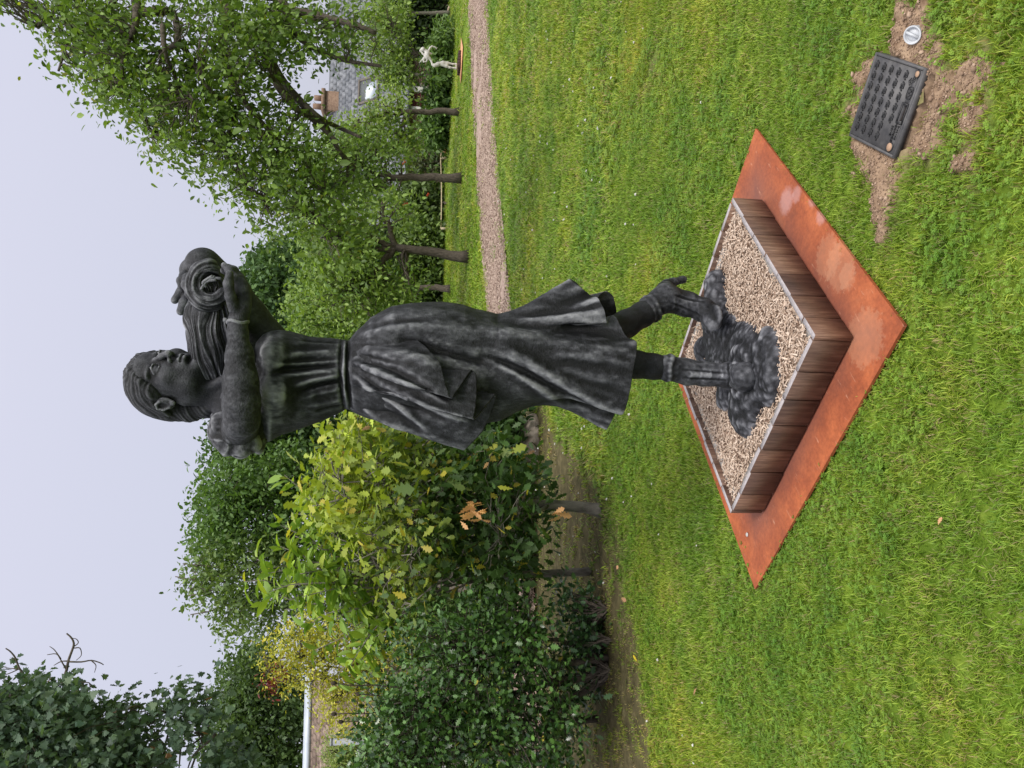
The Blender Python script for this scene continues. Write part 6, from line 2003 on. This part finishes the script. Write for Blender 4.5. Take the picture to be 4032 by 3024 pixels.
# ======================= house, shed, far statue, fence, stone =======================
def far_things():
    r = np.random.default_rng(200)
    brick_m = tint_mat('old_brick', .9, .15, 0, 30, .2)
    slate_m = tint_mat('grey_slate', .55, .4, 0, 8, .15)
    white = simple_mat('white_paint', (.62, .61, .58), (.75, .74, .72), 20, .6, 0)
    mortar = simple_mat('mortar', (.20, .18, .15), (.30, .27, .23), 20, .95, .2)
    # ---- house ----
    Y = 33.0
    def P(x, y, d=0): return W(x, y, Y + d)
    xl, xr = P(1700, 840)[0], P(1700, -120)[0]
    ze = P(1600, 500)[2]                      # eaves
    zr = P(1290, 500, 3.2)[2]                 # ridge
    root = empty('house', ((xl + xr) / 2, Y, 0), 'brick house with a steep grey slate roof seen through the orchard', 'house')
    mb = MB()
    mb.box((xl, Y + .12, -.3), (xr, Y + 6.0, ze))
    mb.build('wall', mortar, root)
    # bricks, laid in courses and joined as they are far too small to pick apart
    B = MB(); cols = []
    bl, bh = .23, .078
    dx0, dx1 = P(1660, 428)[0], P(1660, 352)[0]
    dz0, dz1 = P(1692, 390)[2], P(1600, 390)[2]
    nz = int(ze / bh)
    for j in range(-2, nz):
        x = xl + (bl / 2 if j % 2 else 0)
        while x < xr - bl:
            z = j * bh
            if not (x + bl > dx0 - .12 and x < dx1 + .12 and z + bh > dz0 - .1 and z < dz1):
                o = r.uniform(0, .008)
                B.box((x + .006, Y + .09 - o, z + .006), (x + bl - .006, Y + .125, z + bh - .006))
                t = r.random()
                cols.append(np.tile(((1 - t) * np.array([.13, .085, .065]) + t * np.array([.30, .21, .17])) * r.uniform(.8, 1.2), (8, 1)))
            x += bl
    tag(B.build('brickwork', brick_m, root, False, np.vstack(cols)), kind='stuff')
    # roof of slates
    A0, A1 = np.array([xl - .3, Y - .25, ze - .05]), np.array([xl - .3, Y + 3.2, zr])
    sl = (A1 - A0); L = np.linalg.norm(sl); sl /= L
    nrm = np.cross([1, 0, 0], sl)
    M = np.eye(4); M[:3, 0] = [1, 0, 0]; M[:3, 1] = sl; M[:3, 2] = nrm; M[:3, 3] = A0
    mb = MB(); mb.box((0, 0, -.12), (xr - xl + .6, L, -.02), M)
    back = np.eye(4); back[:3, 0] = [1, 0, 0]; s2 = np.array([0, 1, -sl[2] / sl[1]]); s2 /= np.linalg.norm(s2); back[:3, 1] = s2; back[:3, 2] = np.cross([1, 0, 0], s2); back[:3, 3] = A1
    mb.box((0, 0.01, -.10), (xr - xl + .6, L, 0), back)
    roof = mb.build('roof', slate_m, root, False, np.tile(np.array([.12, .13, .15]), (16, 1)))
    S = MB(); cols = []
    ch, cw = .20, .28
    for j in range(int(L / ch)):
        x = -.14 * (j % 2)
        while x < xr - xl + .6:
            Mx = M.copy()
            S.box((x + .004, j * ch, -.015 + r.uniform(0, .008)), (x + cw - .004, j * ch + ch + .06, .012 + r.uniform(0, .006)), Mx)
            t = r.random(); cols.append(np.tile(((1 - t) * np.array([.115, .125, .145]) + t * np.array([.21, .22, .245])), (8, 1)))
            x += cw
    tag(S.build('slates', slate_m, roof, False, np.vstack(cols)), kind='stuff')
    # chimney
    mb = MB(); cx = P(1320, 412, 3.2)[0]
    zc0, zc1 = P(1390, 412, 3.2)[2], P(1265, 412, 3.2)[2]
    mb.box((cx - .42, Y + 2.7, zc0 - 1), (cx + .42, Y + 3.6, zc1 - .22)); mb.box((cx - .50, Y + 2.62, zc1 - .219), (cx + .50, Y + 3.68, zc1 - .05))
    mb.tube([(cx - .18, Y + 3.1, zc1 - .05), (cx - .18, Y + 3.1, zc1 + .35)], [.14, .12], 10); mb.tube([(cx + .2, Y + 3.1, zc1 - .05), (cx + .2, Y + 3.1, zc1 + .30)], [.13, .12], 10)
    n = sum(len(v) for v in mb.V)
    mb.build('chimney', simple_mat('chimney_brick', (.16, .10, .07), (.30, .21, .15), 14, .9, .3, .02), root)
    # roof window
    c = (P(1457, 356, 1.4) - A0)
    u, v = c[0], c @ sl
    wf = MB(); ww, wh = .55, .62
    for lo, hi in (((u - ww, v - wh, .02), (u + ww, v - wh + .09, .09)), ((u - ww, v + wh - .09, .02), (u + ww, v + wh, .09)), ((u - ww, v - wh + .09, .02), (u - ww + .09, v + wh - .09, .088)), ((u + ww - .09, v - wh + .09, .02), (u + ww, v + wh - .09, .088))):
        wf.box(lo, hi, M)
    fr = wf.build('roof_window', simple_mat('window_frame', (.10, .085, .075), (.16, .14, .12), 20, .6, 0), root)
    gm, gn, gb = new_mat('window_glass')
    gb.inputs['Base Color'].default_value = (.55, .60, .63, 1); gb.inputs['Roughness'].default_value = .08; gb.inputs['Specular IOR Level'].default_value = 1.0; gb.inputs['Metallic'].default_value = .75
    mb = MB(); mb.box((u - ww + .09, v - wh + .09, .03), (u + ww - .09, v + wh - .09, .05), M); mb.build('pane', gm, fr)
    # red shutter in a white frame
    rd = simple_mat('dark_red_board', (.055, .012, .012), (.10, .025, .022), 12, .6, 0)
    fr = MB()
    fr.box((dx0 - .10, Y - .02, dz0 - .10), (dx0 + .07, Y + .10, dz1)); fr.box((dx1 - .12, Y - .02, dz0 - .10), (dx1 + .10, Y + .10, dz1)); fr.box((dx0 + .07, Y - .02, dz0 - .10), (dx1 - .12, Y + .10, dz0 + .03))
    f = fr.build('window', white, root)
    for k in range(7):
        a = dz0 + .035 + k * (dz1 - dz0 - .05) / 7
        mb = MB(); mb.box((dx0 + .075, Y + .03 - .004 * (k % 2), a), (dx1 - .125, Y + .07, a + (dz1 - dz0 - .05) / 7 - .012)); mb.build('board', rd, f)
    # lower outbuilding wall, left
    # ---- shed ----
    Y2 = 15.0
    def Q(x, y, d=0): return W(x, y, Y2 + d)
    a, b = Q(1232, 2640, 1.8), Q(1218, 3200, 1.8)
    e0, e1 = Q(1560, 2600, 0), Q(1560, 3260, 0)
    root = empty('shed', (e0[0] - 2, Y2 + 1, 0), 'low shed with a brown tiled roof and a pale blue ridge board', 'shed')
    tile_m = tint_mat('brown_tile', .85, .2, 0, 20, .2)
    L0 = np.array([e0[0] + .15, Y2, 1.9]); z1 = (a[2] + b[2]) / 2
    L0[2] = Q(1470, 2800)[2] - .2
    x0, x1 = min(b[0], e1[0]) - 1.0, a[0]
    A0 = np.array([x0, Y2 - .1, L0[2]]); A1 = np.array([x0, Y2 + 1.8, z1])
    sl = A1 - A0; L = np.linalg.norm(sl); sl /= L
    M = np.eye(4); M[:3, 0] = [1, 0, 0]; M[:3, 1] = sl; M[:3, 2] = np.cross([1, 0, 0], sl); M[:3, 3] = A0
    mb = MB(); mb.box((x0 + .1, Y2 + .1, -.2), (x1 - .1, Y2 + 3.4, A0[2] - .02)); mb.build('wall', mortar, root)
    mb = MB(); mb.box((0, 0, -.08), (x1 - x0, L, -.012), M)
    roof = mb.build('roof', tile_m, root, False, np.tile(np.array([.14, .10, .08]), (8, 1)))
    # tiles large enough to tell apart
    th = .115; tw = .165; k = 0; stuff = MB(); sc = []
    shapes = {}
    for j in range(int(L / th)):
        x = (j % 2) * tw / 2
        while x < x1 - x0 - tw:
            wx = x0 + x
            vis = wx > Q(1300, 3100)[0]
            lo, hi = (x + .003, j * th, -.010), (x + tw - .003, j * th + th + .03, .014)
            t = r.random(); c = (1 - t) * np.array([.15, .11, .09]) + t * np.array([.30, .23, .19])
            tiltm = M.copy(); tiltm[:3, 3] = M[:3, 3] + M[:3, 2] * r.uniform(0, .012)
            stuff.box(lo, hi, tiltm); sc.append(np.tile(c, (8, 1)))
            x += tw
    tag(stuff.build('tiles', tile_m, roof, False, np.vstack(sc)), kind='stuff')
    mb = MB(); mb.box((-.05, L - .02, .016), (x1 - x0 + .05, L + .16, .09), M)
    mb.build('ridge_board', simple_mat('pale_blue_metal', (.42, .47, .55), (.52, .57, .66), 6, .4, 0, spec=.5), root)
    # grey post
    c0, c1 = W(1475, 2912, 10.8), W(1308, 2922, 10.8)
    root = empty('grey_post', c0 * [1, 1, 0], 'slim grey metal post rising out of the feathery light green shrub', 'post')
    mb = MB(); mb.tube([(c1[0], c1[1], 0), c1], [.045, .045], 14); mb.tube([c1 + [0, 0, .0005], c1 + [0, 0, .03]], [.052, .045], 14)
    mb.build('pole', simple_mat('galvanised', (.24, .26, .29), (.34, .36, .39), 10, .5, 0), root)
    # ---- stone at the bed edge ----
    bm = bmesh.new(); bmesh.ops.create_icosphere(bm, subdivisions=4, radius=1)
    V = np.array([v.co[:] for v in bm.verts]); F = np.array([[v.index for v in f.verts] for f in bm.faces]); bm.free()
    V = V * (1 + .22 * vnoise(V, 1.3, 3, 3))[:, None]
    c = G(2112, 1735)
    V = V * [.30, .22, .14] + [c[0], c[1], .06]
    root = empty('stone', c, 'pale weathered stone lying at the edge of the bed behind the oak', 'stone')
    link('rock', mesh_np('rock', V, F, True), simple_mat('pale_stone', (.22, .17, .13), (.48, .42, .35), 9, .9, .7, .03), root)
    # ---- far statue on its plinth ----
    Y3 = G(1822, 235)[1]
    def S(x, y, d=0): return W(1600 + x * .1808, 150 + y * .1808, Y3 + d)
    pm = simple_mat('pale_cast_stone', (.36, .35, .33), (.62, .60, .57), 14, .8, .3, .01)
    k = Y3 / FOC * .1808
    root = empty('garden_statue', S(1120, 560), 'pale grey statue of a figure bending backwards with an arm raised, far across the lawn', 'statue')
    pts = {'hip': (700, 540, 0), 'waist': (575, 500), }
    mbg = []
    lo = S(1180, 760, -.5); hi = S(230, 120, .5)
    g = Grid(np.minimum(lo, hi) - .06, np.maximum(lo, hi) + .06, .014)
    def ch(q, rr, kk=.03): g.chain([S(*p) for p in q], [x * k for x in rr], kk)
    ch([(1085, 560), (1020, 570), (900, 545), (800, 540), (690, 570), (620, 600)], [22, 20, 30, 40, 45, 40])       # standing leg to hip
    ch([(1095, 660), (1040, 650), (950, 640), (880, 615), (780, 580)], [20, 18, 24, 32, 36])
    ch([(1075, 690), (1085, 640)], [10, 16]); ch([(1095, 575), (1090, 600)], [16, 16])
    ch([(620, 600), (570, 580), (545, 500), (510, 445), (470, 420), (440, 400)], [30, 22, 20, 30, 42, 42])          # arched back
    ch([(440, 420), (460, 340), (430, 290)], [44, 50, 40])
    ch([(430, 300), (400, 250)], [24, 26]); g.ell(S(365, 245), np.array([48, 60, 45]) * k, None, .03)               # head
    ch([(330, 235), (300, 275), (360, 340), (410, 380)], [20, 14, 18, 22])                                         # trailing cloth
    ch([(420, 390), (380, 440), (330, 490), (272, 548)], [24, 20, 14, 7])                                          # raised arm
    ch([(440, 420), (370, 480), (380, 520), (440, 510), (470, 440)], [12, 16, 18, 16, 12], .01)                     # loop of cloth
    ch([(470, 300), (520, 210), (560, 178), (620, 195), (660, 220)], [26, 20, 17, 13, 12]); ch([(660, 220), (690, 192)], [8, 6], .01); ch([(655, 215), (650, 250)], [8, 7], .01)
    ch([(480, 330), (550, 340)], [30, 20])
    V, F = g.mesh(); V = smooth_v(V, edges_of(F), 2, .5)
    link('body', mesh_np('body', V, F, True), pm, root)
    root = empty('small_planter', S(1240, 460), 'dark low planter box under the pale bending statue', 'planter')
    a, b = S(1240, 250), S(1235, 600); c = S(1225, 680)
    h = .42 * abs(S(1160, 400)[2] - S(1240, 400)[2]) * 2.3
    wdt = np.linalg.norm(a - b)
    M = np.eye(4); t_ = math.radians(12)
    M[:3, 0] = [math.cos(t_), math.sin(t_), 0]; M[:3, 1] = [-math.sin(t_), math.cos(t_), 0]; M[:3, 3] = [b[0], b[1], .02]
    dm = simple_mat('dark_board', (.03, .014, .012), (.07, .035, .028), 20, .6, 0)
    n = 5
    for side in range(4):
        for i in range(n):
            mb = MB(); w = wdt / n
            if side == 0: mb.box((i * w + .004, 0, 0), ((i + 1) * w - .004, .03, h), M)
            if side == 1: mb.box((0 - .03, i * w + .004, 0), (0, (i + 1) * w - .004, h), M)
            if side == 2: mb.box((i * w + .004, wdt - .03, 0), ((i + 1) * w - .004, wdt, h), M)
            if side == 3: mb.box((wdt, i * w + .004, 0), (wdt + .03, (i + 1) * w - .004, h), M)
            mb.build('plank', dm, root)
    mb = MB(); mb.box((.002, .031, 0), (wdt - .002, wdt - .031, h - .05), M); tag(mb.build('wood_chips', simple_mat('far_chips', (.25, .18, .13), (.45, .35, .27), 30, .9, 0), root), kind='stuff')
    root = empty('far_steel_plate', S(1225, 480), 'pale orange steel plate seen edge on under the small dark planter', 'steel plate')
    q = [S(1225, 0), S(1262, 150), S(1235, 700), S(1212, 995), S(1180, 760)]
    A = G(*(1600 + 1225 * .1808, 150)); B_ = G(1600 + 1258 * .1808, 150 + 200 * .1808); C_ = G(1600 + 1215 * .1808, 150 + 995 * .1808)
    D_ = A + C_ - B_
    om = simple_mat('pale_rust', (.55, .26, .13), (.70, .38, .22), 8, .7, 0)
    mb = MB(); mb.prism(np.array([A, B_, C_, D_])[:, :2], .03, .045); mb.build('sheet', om, root)
    # flat disc plate and rope barrier
    c = G(1762, 560)
    root = empty('round_plate', c, 'flat pale orange disc standing proud of the lawn edge near the brick wall', 'plate')
    mb = MB(); rr = abs(W(1755, 520, c[1])[0] - W(1755, 605, c[1])[0]) / 2
    mb.tube([(c[0], c[1], .05), (c[0], c[1], .14)], [rr, rr], 28); mb.tube([(c[0], c[1], 0), (c[0], c[1], .05)], [rr * .8, rr * .8], 20); mb.build('disc', om, root)
    rope_m = simple_mat('pale_rope', (.42, .34, .22), (.60, .50, .35), 30, .9, 0)
    pm2 = simple_mat('pale_post', (.40, .33, .22), (.55, .46, .33), 20, .8, 0)
    root = empty('rope_barrier', G(1762, 622), 'low rope barrier on short wooden posts along the lawn edge', 'barrier')
    pts = []
    for bx, by, tx in ((1762, 622, 1735), (1760, 900, 1736), (1768, 320, 1742), (1775, 30, 1765), (1766, 455, 1758)):
        b = G(bx, by); t_ = W(tx, by, b[1])
        mb = MB(); mb.tube([b, t_], [.05, .045], 8); mb.build('post', pm2, root); pts.append((by, t_))
    pts.sort(key=lambda q: q[0])
    for i in range(len(pts) - 1):
        a, b = pts[i][1], pts[i + 1][1]
        t = np.linspace(0, 1, 12)[:, None]
        Pp = a + (b - a) * t; Pp[:, 2] -= (.12 * 4 * t * (1 - t))[:, 0] * min(1, a[2])
        mb = MB(); mb.tube(Pp, .022, 6); mb.build('rope', rope_m, root, True)
    # ---- fallen leaves ----
    lm = tint_mat('dry_leaf', .8, .2, .1)
    V0, F0 = LEAF['oak']
    spots = [(2455, 2360, .075, 0, 'brown curled fallen leaf on the thin turf below the holly'), (2500, 2592, .06, 1, 'bright yellow fallen leaf on the bare ground beside the holly'), (2735, 2722, .055, 0, 'pinkish brown fallen leaf on the lawn at the lower left'), (2430, 2235, .05, 0, 'small orange brown fallen leaf under the oak'),
             (2612, 2382, .05, 0, 'curled fallen leaf beside white daisies on the lawn'), (2095, 160, .085, 0, 'long tan fallen leaf on the lawn near the chip path'), (2060, 300, .09, 1, 'yellow fallen leaf on the far lawn by the path'), (2062, 625, .09, 0, 'brown fallen leaf on the far lawn, left of the other path leaves'), (2330, 2205, .05, 0, 'dull brown fallen leaf in the shade of the oak trunk'), (3700, 2050, .03, 0, 'pale shrivelled fallen leaf on the near lawn')]
    for i, (x, y, s, yel, lab) in enumerate(spots):
        c = np.array([.55, .43, .03]) if yel else np.array([.42, .24, .13]) * (1.3 if i % 2 else .9)
        me = mesh_np('fallen_leaf', (V0 - [.5, 0, 0]) * s * .85, F0, False, np.tile(c, (len(V0), 1))); me.materials.append(lm)
        o = bpy.data.objects.new('fallen_leaf', me); COL.objects.link(o)
        o.location = G(x, y, .035); o.rotation_euler = (r.normal(0, .4), r.normal(0, .4), r.uniform(0, 6))
        tag(o, lab, 'leaf', 'fallen leaves on the lawn')
far_things()
